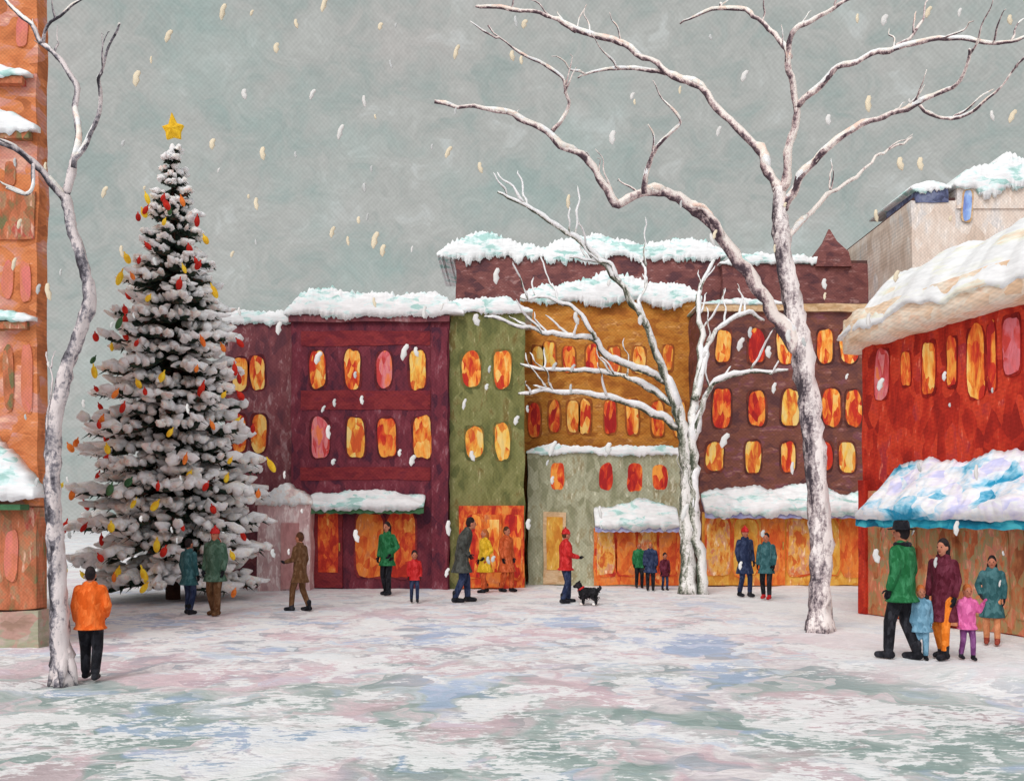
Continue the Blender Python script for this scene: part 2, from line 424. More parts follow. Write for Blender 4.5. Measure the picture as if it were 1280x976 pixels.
sl = bpy.data.lights.new('sun', 'SUN'); sl.energy = 1.5; sl.angle = math.radians(35); sl.color = (1, .97, .93)
so = bpy.data.objects.new('sun', sl); COL.objects.link(so)
dirv = Vector((-0.4, -0.85, 0.97)).normalized()
so.rotation_euler = dirv.to_track_quat('Z', 'Y').to_euler(); so.location = (0, 0, 30)

# ------------------------------------------------------------------ materials for walls
maroon = paint('maroon_plaster', [(72, 34, 50), (100, 42, 54), (112, 46, 58), (124, 60, 70)], 1.6, VS, dry=(140, 96, 104), dryamt=.65, weave=.1)
maroon2 = paint('dull_maroon_plaster', [(96, 56, 64), (114, 62, 68), (128, 72, 76), (142, 96, 98)], 1.6, VS, dry=(158, 126, 128), dryamt=.62, weave=.1)
maroon_red = paint('red_maroon_plaster', [(104, 34, 44), (120, 40, 46), (132, 48, 50), (112, 38, 50)], 1.8, HS, weave=.1)
olive = paint('olive_plaster', [(94, 98, 58), (114, 114, 68), (128, 128, 82), (114, 100, 56)], 1.6, VS, dry=(164, 160, 122), dryamt=.65, weave=.1)
ochre = paint('ochre_plaster', [(152, 90, 36), (176, 112, 44), (188, 128, 56), (162, 102, 50)], 1.6, HS, dry=(208, 158, 98), dryamt=.65, weave=.1)
sage = paint('sage_plaster', [(134, 134, 106), (158, 156, 130), (170, 170, 144), (148, 138, 106)], 1.5, VS, dry=(196, 194, 172), dryamt=.64, weave=.1)
brown = paint('brown_plaster', [(88, 56, 56), (106, 66, 60), (120, 74, 60), (118, 72, 80)], 1.6, HS, dry=(154, 112, 98), dryamt=.64, weave=.1)
mauve = paint('mauve_brick', [(88, 56, 60), (112, 68, 66), (128, 80, 76), (104, 66, 66)], 1.4, HS, dry=(156, 120, 116), dryamt=.63, weave=.1)
redw = paint('red_plaster', [(140, 32, 24), (170, 42, 28), (194, 62, 38), (160, 46, 50)], 1.3, VS, dry=(206, 110, 84), dryamt=.66, weave=.07)
beige = paint('beige_plaster', [(196, 176, 160), (208, 190, 176), (216, 202, 190), (202, 196, 192)], .9, VS, dry=(230, 220, 212), dryamt=.64, weave=.1)
leftw = paint('orange_brick', [(160, 92, 56), (190, 112, 68), (200, 124, 78), (192, 130, 116), (204, 150, 130)], 1.3, HS, dry=(216, 168, 142), dryamt=.64, weave=.055)
leftlow = paint('brown_render', [(110, 104, 70), (156, 92, 62), (184, 108, 76), (150, 118, 88), (172, 80, 66)], 1.8, VS, dry=(204, 162, 140), dryamt=.64, weave=.055)
leftpatch = paint('rose_patch', [(192, 112, 80), (200, 118, 98), (202, 112, 104)], 1.8, VS, weave=.055)
leftgrey = paint('pink_grey_stone', [(150, 120, 104), (176, 140, 128), (150, 150, 126), (178, 160, 148)], 1.8, HS)
pinkw = paint('pink_grey_plaster', [(190, 150, 150), (208, 172, 170), (216, 190, 188)], 2, VS, dry=(230, 214, 210), dryamt=.58)
cream = paint('cream_trim', [(176, 140, 100), (206, 176, 140), (190, 150, 110)], 2, HS)
peach = paint('peach_shade_eave', [(218, 184, 152), (230, 204, 178), (238, 218, 200), (224, 190, 164)], 1.2, HS, weave=.07)  # cream-peach colour painted in for the shaded lower part of the snow roof
shop_or = paint('shop_orange', [(184, 66, 34), (204, 96, 42), (218, 128, 56), (196, 112, 70)], 1.8, VS, emit=.06, gain=1.1, dry=(228, 178, 114), dryamt=.66)
shop_re = paint('shop_red_orange', [(164, 44, 34), (190, 62, 38), (212, 100, 46), (220, 140, 64)], 2.6, VS, emit=.06, gain=1.1, dry=(228, 170, 100), dryamt=.66)
shop_ye = paint('shop_yellow', [(188, 116, 44), (204, 144, 56), (214, 168, 78), (196, 108, 58)], 1.6, VS, emit=.06, gain=1.1, dry=(230, 206, 158), dryamt=.64)
shop_ye2 = paint('shop_amber', [(190, 90, 44), (212, 136, 56), (220, 170, 88), (200, 140, 110), (206, 110, 60)], 2.8, VS, emit=.06, gain=1.1, dry=(232, 206, 166), dryamt=.63)
shop_br = paint('shop_brown', [(150, 84, 54), (184, 112, 72), (160, 140, 96), (206, 116, 88), (190, 140, 100)], 1.8, VS, emit=.03, gain=1.05, dry=(216, 166, 128), dryamt=.64)
shop_pk = paint('shop_peach', [(186, 96, 62), (206, 126, 84), (156, 148, 106), (214, 130, 110), (210, 150, 104)], 2.6, VS, emit=.03, gain=1.05, dry=(222, 180, 144), dryamt=.64)
green_aw = paint('green_canvas', [(50, 90, 60), (80, 120, 84)], 2)
teal_aw = paint('teal_canvas', [(14, 84, 110), (20, 124, 150), (70, 170, 184)], 2, HS)
lav_aw = paint('lavender_canvas', [(130, 130, 170), (170, 170, 196)], 2)

def trim(b, x0, x1, z0, z1, mat, name='cornice', y0=-0.1, y1=0.02):
    g = G(); wobbly_panel(g, x0, x1, z0, z1, y0, y1, 0.03); return g.mk(name, mat, b)

# back block with high snow roof
b, L, Zz, zt, wd = building('apartment_building', 'tall mauve brick building with thick snow along its roof', 570, 900, 320, 29.5, 5, mauve)
snowcap(b, L(546), wd + .2, zt, -0.05, 4, 0.78, 0.3, seed=3)
b, L, Zz, zt, wd = building('apartment_building', 'mauve building with a small peaked turret on its roof', 903, 1125, 330, 29.2, 5, mauve)
snowcap(b, -.1, wd - 1.8, zt, -0.05, 4, 0.42, 0.14)
g = G(); tx = L(1041)
g.rings([[(tx - .55, -0.12, zt - .1), (tx + .55, -0.12, zt - .1), (tx + .55, .9, zt - .1), (tx - .55, .9, zt - .1)],
         [(tx - .45, -0.1, zt + .35), (tx + .45, -0.1, zt + .35), (tx + .45, .8, zt + .35), (tx - .45, .8, zt + .35)],
         [(tx - .18, .2, zt + .75), (tx + .2, .2, zt + .75), (tx + .2, .5, zt + .75), (tx - .18, .5, zt + .75)],
         [(tx - .02, .33, zt + 1.15), (tx + .02, .33, zt + 1.15), (tx + .02, .37, zt + 1.15), (tx - .02, .37, zt + 1.15)]])
g.mk('turret', mauve, b)

# a: maroon house behind the fir
b, L, Zz, zt, wd = building('house', 'dull maroon plaster house with lit orange windows', 282, 366, 402, 24.35, 5, maroon2)
snowcap(b, -.3, wd + .4, zt, -0.03, 4, 0.5, 0.12)
for px, py in ((300, 468), (322, 466), (300, 542), (324, 542)): window(b, L(px), Zz(py), .40, 1.0, pane_orange, frame_dark)
# pink shop
b, L, Zz, zt, wd = building('shop', 'small pinkish grey shop with snow on its flat roof', 322, 388, 630, 23.4, .55, pinkw)
snowcap(b, -.05, wd + .05, zt, -0.03, .5, 0.5, 0.14, snow_pink)
g = G(); wobbly_panel(g, L(352), L(374), 0.02, 1.65, -.06, .02, .03); dr_ = g.mk('door', paint('rose_door', [(176, 120, 120), (200, 150, 146)], 2, VS), b)
g = G(); g.cap((L(370), -.09, .8), (L(370), -.09, .95), .018, .018, 8, 2); g.mk('handle', brass, dr_, True)

# b: maroon three-storey house
b, L, Zz, zt, wd = building('house', 'maroon plaster three-storey house with snow-covered flat roof', 364, 561, 394, 24.0, 5, maroon)
snowcap(b, L(356), L(580), zt, -0.12, 4, .82, 0.14, seed=31)
trim(b, -.03, wd + .02, Zz(403), Zz(395), maroon2)
trim(b, L(376), L(538), Zz(512), Zz(488), maroon_red, 'storey_band', -.015)
trim(b, L(376), L(538), Zz(600), Zz(584), maroon_red, 'storey_band', -.015)
trim(b, L(376), L(538), Zz(432), Zz(414), maroon_red, 'storey_band', -.015)
for x_, p_ in ((398, pane_orange), (440, pane_orange), (481, pane_pink), (522, pane_yellow)): window(b, L(x_), Zz(462), .46, 1.06, p_)
for x_, p_ in ((400, pane_pink), (443, pane_yellow), (484, pane_red), (527, pane_orange)): window(b, L(x_), Zz(547), .48, 1.12, p_)
trim(b, L(540), L(560), -0.05, Zz(410), maroon, 'pilaster', -.12)
shop(b, L(390), L(432), 2.0, -.02, shop_re, 1, maroon_red, 0)
shop(b, L(442), L(522), 1.9, -.02, [shop_or, shop_re], 2, maroon_red)
awning(b, L(388), L(532), Zz(634), Zz(622), .5, green_aw, 0, snow_white, .28, .12)

# c: olive house
b, L, Zz, zt, wd = building('house', 'narrow olive green house with snow on its roof', 562, 656, 390, 24.15, 5, olive)
snowcap(b, L(545), wd + .2, zt, -.05, 4, .5, .12)
for x_, y_, p_ in ((588, 462, 0), (627, 462, 0), (593, 553, 2), (629, 552, 2)): window(b, L(x_), Zz(y_), .46, .96, PANES[p_], frame_olive)
g = G(); wobbly_panel(g, L(574), L(655), 0, Zz(632), -.08, .02, .03); g.mk('shopfront', shop_re, b)
shop(b, L(580), L(653), 1.85, -.09, [pane_red, pane_orange, pane_red], 3, shop_or, 1)

# d: ochre house
b, L, Zz, zt, wd = building('house', 'ochre orange house with rows of glowing windows', 650, 874, 376, 26.6, 5, ochre)
snowcap(b, L(650), wd + .05, zt, -.14, 4, .85, .25, snow_white, seed=57)
for x_ in (672, 688, 712, 740, 768, 800, 836): window(b, L(x_), Zz(448) + U(-.05, .05), .34, .80, random.choice([pane_orange, pane_red, pane_yellow]), frame_ochre)
for x_ in (668, 694, 715, 733, 762, 790, 822, 850): window(b, L(x_), Zz(523) + U(-.05, .05), .34, 1.0, random.choice([pane_orange, pane_red, pane_orange]), frame_ochre)

# f: brown house
b, L, Zz, zt, wd = building('house', 'brown three-storey house with cream cornice and lit windows', 875, 1090, 384, 25.0, 5, brown)
trim(b, -.05, wd, zt - .12, zt + .08, cream)
snowcap(b, -.05, L(985), zt + .06, -.1, 4, .22, .02)
for x_, p_ in ((903, 1), (947, 3), (982, 0), (1030, 0), (1062, 0)): window(b, L(x_), Zz(433), .46, .92, PANES[p_], frame_brown)
for x_, p_ in ((903, 3), (946, 3), (988, 2), (1040, 0), (1068, 0)): window(b, L(x_), Zz(510), .48, 1.0, PANES[p_], frame_brown)
for x_, p_ in ((893, 2), (941, 2), (986, 0), (1030, 0), (1058, 2)): window(b, L(x_), Zz(571), .46, .84, PANES[p_], frame_brown)
g = G(); wobbly_panel(g, .05, wd - .05, 0, Zz(640), -.07, .02, .03); g.mk('shopfront', shop_ye, b)
shop(b, L(880), L(1084), 1.75, -.08, [shop_ye2, shop_ye, shop_or], 6, shop_or, 2)
awning(b, L(876), L(1088), Zz(640), Zz(622), .55, lav_aw, 0, snow_white, .5, .16)

# e: low sage shop in front
b, L, Zz, zt, wd = building('shop', 'low sage green plaster shop with small red windows', 660, 864, 566, 25.1, 1.3, sage)
snowcap(b, -.05, wd + .05, zt, -.04, 1.2, .3, .1)
for x_, p_ in ((697, 3), (757, 3), (794, 3), (826, 3)): window(b, L(x_), Zz(596), .40, .74, PANES[p_], sage)
shop(b, L(676), L(710), 1.9, 0, shop_ye, 1, cream, 0)
g = G(); wobbly_panel(g, L(742), L(850), 0, Zz(660), -.05, .02, .03); g.mk('shopfront', shop_or, b)
shop(b, L(744), L(848), 1.5, -.06, [shop_ye2, shop_or], 4, shop_re)
awning(b, L(742), L(846), Zz(657), Zz(638), .45, lav_aw, 0, snow_white, .36, .14)

# beige building behind on the far side
b, L, Zz, zt, wd = building('house', 'pale beige building with snowy gables and blue-shaded windows', 1140, 1400, 252, 26, 6, beige)
slate = paint('slate_roof', [(60, 62, 84), (90, 96, 126), (120, 126, 150)], 3)
g = G(); wobbly_panel(g, L(1144), L(1184), zt - .05, zt + .42, -.03, 2, .04); g.mk('roof_slope', slate, b)
snowcap(b, -.05, L(1188), zt + .36, -.05, 3, .3, .22)
g = G(); gx0, gx1 = L(1195), L(1400); zt2 = Zz(232)
g.box(gx0, gx1, -.05, 4, zt - .2, zt2); g.mk('dormer', beige, b)
snowcap(b, gx0 - .1, gx1, lambda x: zt2 + .12 * math.sin(x * 3), -.12, 4, 1.0, .28)
blueshade = paint('blue_glass', [(110, 130, 190), (140, 170, 220), (180, 196, 220)], 2, VS)
window(b, L(1207), Zz(258), .24, .95, blueshade, cream, -.05)

# red building at the side of the square
cx0, cy0 = X(1078, 18.2), 18.2
ang = math.atan2(-.946, .324)
rb = thing('shop_building', (cx0, cy0, 0), 'bright red shop building under a thick snow roof with blue awning', 'building', ang)
def rt(px):
    k = (px - 640) / F
    return (k * cy0 - cx0) / (.324 + .946 * k)
def rz(py, px): return Z(py, cy0 - .946 * rt(px))
g = G(); wobbly_panel(g, 0, 8.2, -.1, 5.15, 0, 1.2, .03); g.mk('wall', redw, rb)
g = G(); g.box(0.6, 8.1, 1.21, 4.5, -.1, 5.1); g.mk('rear_wall', redw, rb)
pinkpanel = paint('rose_plaster', [(200, 70, 64), (208, 100, 104), (204, 110, 118), (190, 62, 56)], 1.6, VS)
for px, y0, y1, pn, ww in ((1103, 434, 502, pane_pink, .36), (1133, 438, 484, pane_red, .26), (1163, 426, 494, pane_orange, .36), (1190, 418, 488, pane_red, .26), (1219, 408, 500, pane_orange, .36), (1241, 402, 490, pane_red, .20), (1266, 394, 468, pinkpanel, .32), (1300, 398, 500, pane_orange, .34)):
    h_ = rz(y0, px) - rz(y1, px); window(rb, rt(px), rz((y0 + y1) / 2, px), ww, h_, pn, frame_red, sq=5, fw=.05)
def shaded_eave():  # added band under the roof snow; its peach colour stands for shade
    n = 90; rings = []
    for i in range(n + 1):
        x = -.5 + 8.8 * i / n; e = min(1, i / 8 + .15)
        zb = 4.98 + .03 * x + .05 * noise.noise(Vector((x * 2, 3, 9))) + .02 * noise.noise(Vector((x * 9, 3, 9)))
        rings.append([(x, -.02, zb), (x, -.36 * e, zb + .04), (x, -.42 * e, zb + .24), (x, -.32 * e, zb + .65), (x, .3, zb + .67), (x, .3, zb)])
    g = G(); g.rings(rings); g.mk('shaded_eave', peach, rb, True)
shaded_eave()
def roofsnow():
    n = 170; rings = []; m = 12
    for i in range(n + 1):
        x = -.65 + 9 * i / n; e = min(1, i / 22 + .08) ** .6
        row = []
        zb = 5.3 + .03 * x + .20 * noise.noise(Vector((x * .9, 3, 3))) + .07 * noise.noise(Vector((x * 3.4, 3, 3))) + .04 * noise.noise(Vector((x * 12, 3, 3)))
        zt_ = zb * .5 + (5.3 + .03 * x) * .5 + (.95 + .07 * max(0, x) + .12 * noise.noise(Vector((x * .9, 8, 3)))) * e
        for k in range(m + 1):
            t_ = k / m
            row.append((x, -.46 * e + .9 * t_ ** 1.3 + .05 * noise.noise(Vector((x * .9, t_ * 3, 2))) + .012 * noise.noise(Vector((x * 3, t_ * 16, 2))), zb + (zt_ - zb) * (1 - (1 - t_) ** 1.2)))
        row += [(x, 3.0, zt_ + .12), (x, 3.0, zb), (x, -.3 * e, zb - .02)]
        rings.append(row)
    g = G(); g.rings(rings); g.mk('roof_snow', snow_cream, rb, True)
roofsnow()
g = G(); wobbly_panel(g, .2, 8.1, .0, 2.3, -.04, .01, .03); g.mk('shopfront', shop_br, rb)
shop(rb, .5, 6.5, 1.75, -.05, [shop_pk, shop_br], 6, shop_br, 1)
g = G(); wobbly_panel(g, .0, .2, 0, 2.5, -.1, .01, .02); g.mk('pilaster', redw, rb)
awning(rb, .75, 6.8, 1.80, 2.5, .75, teal_aw, 0, snow_blue, .42, .04)

# left building
D = 13.4; lx1 = X(47, D)
lb = thing('brick_building', (lx1 - 5, D, 0), 'tall orange brick building with snow on its ledges', 'building')
g = G(); wobbly_panel(g, 0, 5, Z(632, D), 11.5, 0, .3, .04); g.mk('wall', leftw, lb)
g = G(); wobbly_panel(g, 0, 4.98, Z(762, D), Z(634, D), .02, .3, .03); g.mk('shopfront', leftlow, lb)
g = G(); wobbly_panel(g, 0, 5.02, -.1, Z(764, D), -.02, .3, .03); g.mk('plinth', leftgrey, lb)
g = G(); g.v = [(0, .31, -.1), (4.98, .31, -.1), (2.4, 5, -.1), (0, 5, -.1), (0, .31, 11.4), (4.98, .31, 11.4), (2.4, 5, 11.4), (0, 5, 11.4)]
g.f = [(0, 1, 2, 3), (4, 5, 6, 7), (0, 1, 5, 4), (1, 2, 6, 5), (2, 3, 7, 6), (3, 0, 4, 7)]; g.mk('rear_wall', leftw, lb)
ll = lambda px: X(px, D) - (lx1 - 5)
trim(lb, 0, ll(44), Z(300, D), Z(240, D), leftlow, 'storey_band', -.03)
for py, th, dr, xr in ((98, .34, .1, 42), (166, .36, .14, 50), (402, .32, .08, 46)):
    g = G(); g.box(0, ll(xr) - .1, -.12, -.001, Z(py, D) - .12, Z(py, D) - .02); g.mk('ledge', leftlow, lb)
    snowcap(lb, 0, ll(xr), Z(py, D), -.12, .02, th, dr, name='snow')
for cx, y0, y1, pn in ((10, 325, 375, leftpatch), (34, 325, 380, leftpatch), (12, 425, 520, leftlow), (36, 425, 520, leftpatch), (12, 200, 235, leftlow), (30, 20, 60, leftpatch), (-60, 425, 520, pane_orange)):
    window(lb, ll(cx), Z((y0 + y1) / 2, D), .18, (y1 - y0) * D / F, pn, leftw, fw=.0, sq=3)
window(lb, ll(12), Z(695, D), .18, .8, leftpatch, leftlow, .02, fw=.0, sq=3)
g = G(); g.box(0, ll(50) - .15, -.25, -.001, Z(632, D) - .06, Z(632, D) + .02); ca = g.mk('canopy', green_aw, lb)
snowcap(lb, 0, ll(56), Z(622, D), -.28, -.002, 1.05, .16, name='snow', seed=12)

# ------------------------------------------------------------------ bare trees
def barkmat(name, dark, mid, light, bias=0.0):
    m = bpy.data.materials.new(name); m.use_nodes = True
    t = NT(m.node_tree); b = t.n['Principled BSDF']
    g, vec, f = strokes(t, 5.0, (1, 1, .3), 2.4)
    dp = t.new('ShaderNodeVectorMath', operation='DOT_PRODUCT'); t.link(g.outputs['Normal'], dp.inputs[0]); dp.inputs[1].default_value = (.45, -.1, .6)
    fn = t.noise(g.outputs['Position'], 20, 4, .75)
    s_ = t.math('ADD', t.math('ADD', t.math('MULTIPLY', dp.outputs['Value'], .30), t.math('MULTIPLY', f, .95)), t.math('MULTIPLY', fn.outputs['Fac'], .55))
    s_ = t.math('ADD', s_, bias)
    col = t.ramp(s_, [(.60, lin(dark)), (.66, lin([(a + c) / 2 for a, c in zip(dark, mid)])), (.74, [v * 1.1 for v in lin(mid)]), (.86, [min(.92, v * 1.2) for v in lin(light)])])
    t.link(col, b.inputs['Base Color']); b.inputs['Roughness'].default_value = .85
    bp = t.new('ShaderNodeBump'); bp.inputs['Strength'].default_value = .5; bp.inputs['Distance'].default_value = .04
    t.link(s_, bp.inputs['Height']); t.link(bp.outputs[0], b.inputs['Normal']); return m
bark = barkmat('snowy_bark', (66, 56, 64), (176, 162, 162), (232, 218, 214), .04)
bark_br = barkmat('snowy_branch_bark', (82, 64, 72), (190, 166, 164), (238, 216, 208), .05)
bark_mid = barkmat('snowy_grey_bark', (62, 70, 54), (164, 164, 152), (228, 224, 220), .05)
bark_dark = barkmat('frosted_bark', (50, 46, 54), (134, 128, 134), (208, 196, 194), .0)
branch_cream = snowmat('snow_on_branch', [(226, 192, 176), (240, 216, 206), (246, 240, 236)], 3)
branch_white = snowmat('white_snow_on_branch', [(226, 222, 222), (244, 242, 240)], 3)

def bare_tree(label, bx, by, d, trunk, tr, branches, mat, bmat=None, twigs=1.0, snowk=1.0, thick=1.0, smat=None):
    root = thing('tree', (X(bx, d), d, 0), label, 'tree'); o = Vector(root.location)
    def P3(pts, off0, off1):
        n = len(pts); out = []
        for i, (a, b_) in enumerate(pts):
            dd = d + off0 + (off1 - off0) * i / max(1, n - 1)
            out.append(Vector((X(a, dd), dd, Z(b_, dd))) - o)
        return out
    k = d / F
    pts = crom(P3(trunk, 0, 0), 6); n = len(pts)
    g = G(); rad = []
    for i in range(n):
        q = i / (n - 1) * (len(tr) - 1); a = int(min(q, len(tr) - 2)); rad.append((tr[a] + (tr[a + 1] - tr[a]) * (q - a)) * k * thick)
    pts[0].z = min(pts[0].z, -0.05)
    g.tube(pts, rad, 14, .5)
    for a in range(5):
        th = a * 1.26 + U(-.3, .3); r0 = rad[0]
        g.tube([pts[0] + Vector((0, 0, .45)), pts[0] + Vector((math.cos(th) * r0 * .8, math.sin(th) * r0 * .8, .2)), pts[0] + Vector((math.cos(th) * r0 * 1.3, math.sin(th) * r0 * 1.3, .02))], [r0 * .5, r0 * .45, r0 * .12], 8)
    g.mk('trunk', mat, root, True)
    gb = G(); gs = G()
    def limb(P, r0, r1, snow=True):
        m = len(P)
        for i in range(1, m - 1): P[i] = P[i] + Vector((noise.noise(P[i] * 3 + Vector((5, 0, 0))), 0, noise.noise(P[i] * 3))) * .09
        rr = [(r0 + (r1 - r0) * (i / (m - 1)) ** .8) * thick for i in range(m)]
        gb.tube(P, rr, 8, .5)
        if snow:
            run = []
            for i in range(m):
                a = P[max(0, i - 1)]; c = P[min(m - 1, i + 1)]; dv = (c - a).normalized()
                lv = noise.noise(P[i] * 1.7 + Vector((0, 0, 40))) + .25 * snowk - abs(dv.z) * .35
                if lv > 0 and i > 0: run.append((P[i] + Vector((rr[i] * .2, -rr[i] * .3, rr[i] * .65)), rr[i] * (.5 + min(.6, lv)) + .004 + .006 * max(0, snowk - 1.5)))
                if (lv <= 0 or i == m - 1):
                    if len(run) >= 3: gs.tube([q[0] for q in run], [run[0][1] * .3] + [q[1] for q in run[1:-1]] + [run[-1][1] * .2], 6, .5)
                    run = []
    for pts_, r0, r1, o0, o1 in branches:
        P = crom(P3(pts_, o0, o1), 6); limb(P, r0 * k, r1 * k)
        m = len(P)
        for _ in range(int(len(pts_) * .8 * twigs)):
            i = random.randint(int(m * .35), m - 2); dv = (P[i + 1] - P[i]).normalized()
            side = Vector((U(-1, 1), U(-.8, .8), U(.1, 1))).normalized()
            L_ = U(20, 65) * k; q = [P[i]]
            cur = (dv * .7 + side * .8).normalized()
            for s_ in range(4):
                q.append(q[-1] + cur * L_ / 4); cur = (cur + Vector((U(-.35, .35), U(-.3, .3), U(-.1, .4)))).normalized()
            limb(crom(q, 3), 1.7 * k, .5 * k, R() < .6 * snowk)
    nb = len(gb.f); off = len(gb.v)
    gb.v += gs.v; gb.f += [tuple(i + off for i in f_) for f_ in gs.f]
    ob = gb.mk('branches', bmat or mat, root, True); ob.data.materials.append(smat or branch_cream)
    for i, p in enumerate(ob.data.polygons):
        if i >= nb: p.material_index = 1
    return root

bare_tree('large bare tree with snow along its spreading branches', 1022, 785, gd(788),
    [(1024, 795), (1026, 720), (1024, 640), (1018, 560), (1010, 490), (1000, 430), (986, 360), (976, 290), (974, 235)], [18, 16, 15.5, 15, 15, 15, 13, 11, 9],
    [([(1000, 440), (962, 385), (930, 335), (885, 275), (845, 248), (805, 240), (772, 255), (745, 215), (715, 188), (672, 160), (620, 140), (543, 127)], 11, 2.2, 0, -1.4),
     ([(806, 242), (812, 205), (826, 178), (850, 150)], 4.2, 1.5, -.8, -1.5),
     ([(902, 295), (880, 262), (862, 258)], 6, 3, -.4, -.6),
     ([(972, 240), (950, 195), (912, 150), (868, 108), (835, 90), (790, 60), (735, 42), (690, 22), (640, 12), (595, 8)], 7, 2, 0, 1.6),
     ([(840, 92), (800, 88), (760, 85), (722, 98)], 3.6, 1.2, .8, .9),
     ([(690, 165), (712, 130), (700, 95), (655, 70), (610, 32)], 3, 1, -1, -1.6),
     ([(976, 240), (988, 180), (994, 120), (986, 70), (1000, 35), (1040, 12), (1070, -5)], 7, 2, 0, -1),
     ([(987, 72), (968, 40), (930, 14), (880, 14), (850, 30)], 4.2, 1.2, -.5, 1),
     ([(994, 135), (1030, 100), (1070, 78), (1120, 60), (1180, 48), (1240, 55), (1290, 46)], 4.6, 1.5, -.3, -2),
     ([(980, 262), (1000, 225), (1040, 182), (1095, 148), (1150, 132), (1195, 105), (1212, 62)], 6, 1.8, 0, -2),
     ([(984, 300), (1020, 258), (1062, 225), (1100, 195), (1140, 172)], 4.6, 1.4, 0, 1.6),
     ([(1150, 132), (1190, 150), (1240, 120), (1282, 70)], 2.6, 1, -1, -2.4),
     ([(1120, 60), (1150, 35), (1160, 0)], 2.6, 1, -1, -1)],
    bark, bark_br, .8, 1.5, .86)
bare_tree('slender bare tree with twin trunks and low snowy branches', 866, 738, gd(741),
    [(860, 742), (859, 690), (857, 640), (858, 590), (854, 545), (847, 505)], [12, 11, 10, 9.5, 9, 8],
    [([(878, 744), (874, 690), (869, 640), (866, 580), (866, 520)], 9, 7, -.1, -.05),
     ([(850, 525), (832, 470), (812, 420), (785, 370), (745, 320), (708, 290), (665, 262), (622, 240)], 7.6, 1.6, 0, -1.2),
     ([(866, 530), (872, 470), (878, 420), (872, 370), (892, 325)], 7.6, 2.5, 0, 1),
     ([(868, 500), (880, 445), (900, 408), (935, 392), (955, 400)], 6, 1.6, 0, 1.2),
     ([(864, 560), (880, 500), (905, 472), (945, 465), (985, 462)], 5.6, 1.6, 0, -1.2),
     ([(846, 535), (815, 515), (775, 500), (735, 492), (690, 490), (648, 492)], 5.4, 1.8, 0, -1.2),
     ([(836, 480), (800, 462), (765, 448), (740, 425), (700, 418), (655, 410), (605, 396)], 5, 1.6, 0, -1.4),
     ([(840, 505), (800, 478), (760, 466), (700, 462), (650, 455)], 4.8, 1.6, 0, .9),
     ([(775, 352), (762, 330), (735, 325), (712, 322)], 3, 1, -.6, -1),
     ([(815, 420), (800, 385), (808, 350), (800, 320)], 3, 1, -.4, .6),
     ([(745, 425), (722, 390), (690, 375), (650, 372)], 3, 1.2, -.9, -1.2)],
    bark_mid, bark_mid, 1.2, 2.4, .80, branch_white)
bare_tree('crooked bare tree with pale frosted bark', 78, 850, gd(852),
    [(80, 858), (76, 800), (72, 730), (68, 660), (66, 590), (70, 520), (84, 460), (100, 415), (112, 375), (104, 330), (90, 285), (82, 245)], [16, 14, 13, 11, 10.5, 10, 9.5, 9, 8.5, 8, 7.5, 7],
    [([(82, 250), (62, 228), (40, 205), (14, 186), (-20, 172)], 6.5, 3, 0, -.5),
     ([(80, 245), (92, 205), (100, 160), (96, 120), (76, 80), (50, 55), (36, 25), (14, 8), (-5, -10)], 6.5, 2, 0, .8),
     ([(92, 210), (118, 165), (128, 120), (126, 95), (140, 60), (150, 30)], 4, 1.2, 0, -.7),
     ([(66, 600), (60, 560), (64, 480), (58, 440)], 3, 1, 0, .5),
     ([(42, 206), (30, 240), (10, 235)], 3, 1, -.25, -.5),
     ([(50, 55), (60, 30), (90, 10), (120, -10)], 3, 1, .5, 0)],
    bark_dark, bark_dark, .6, 1.1, .86)

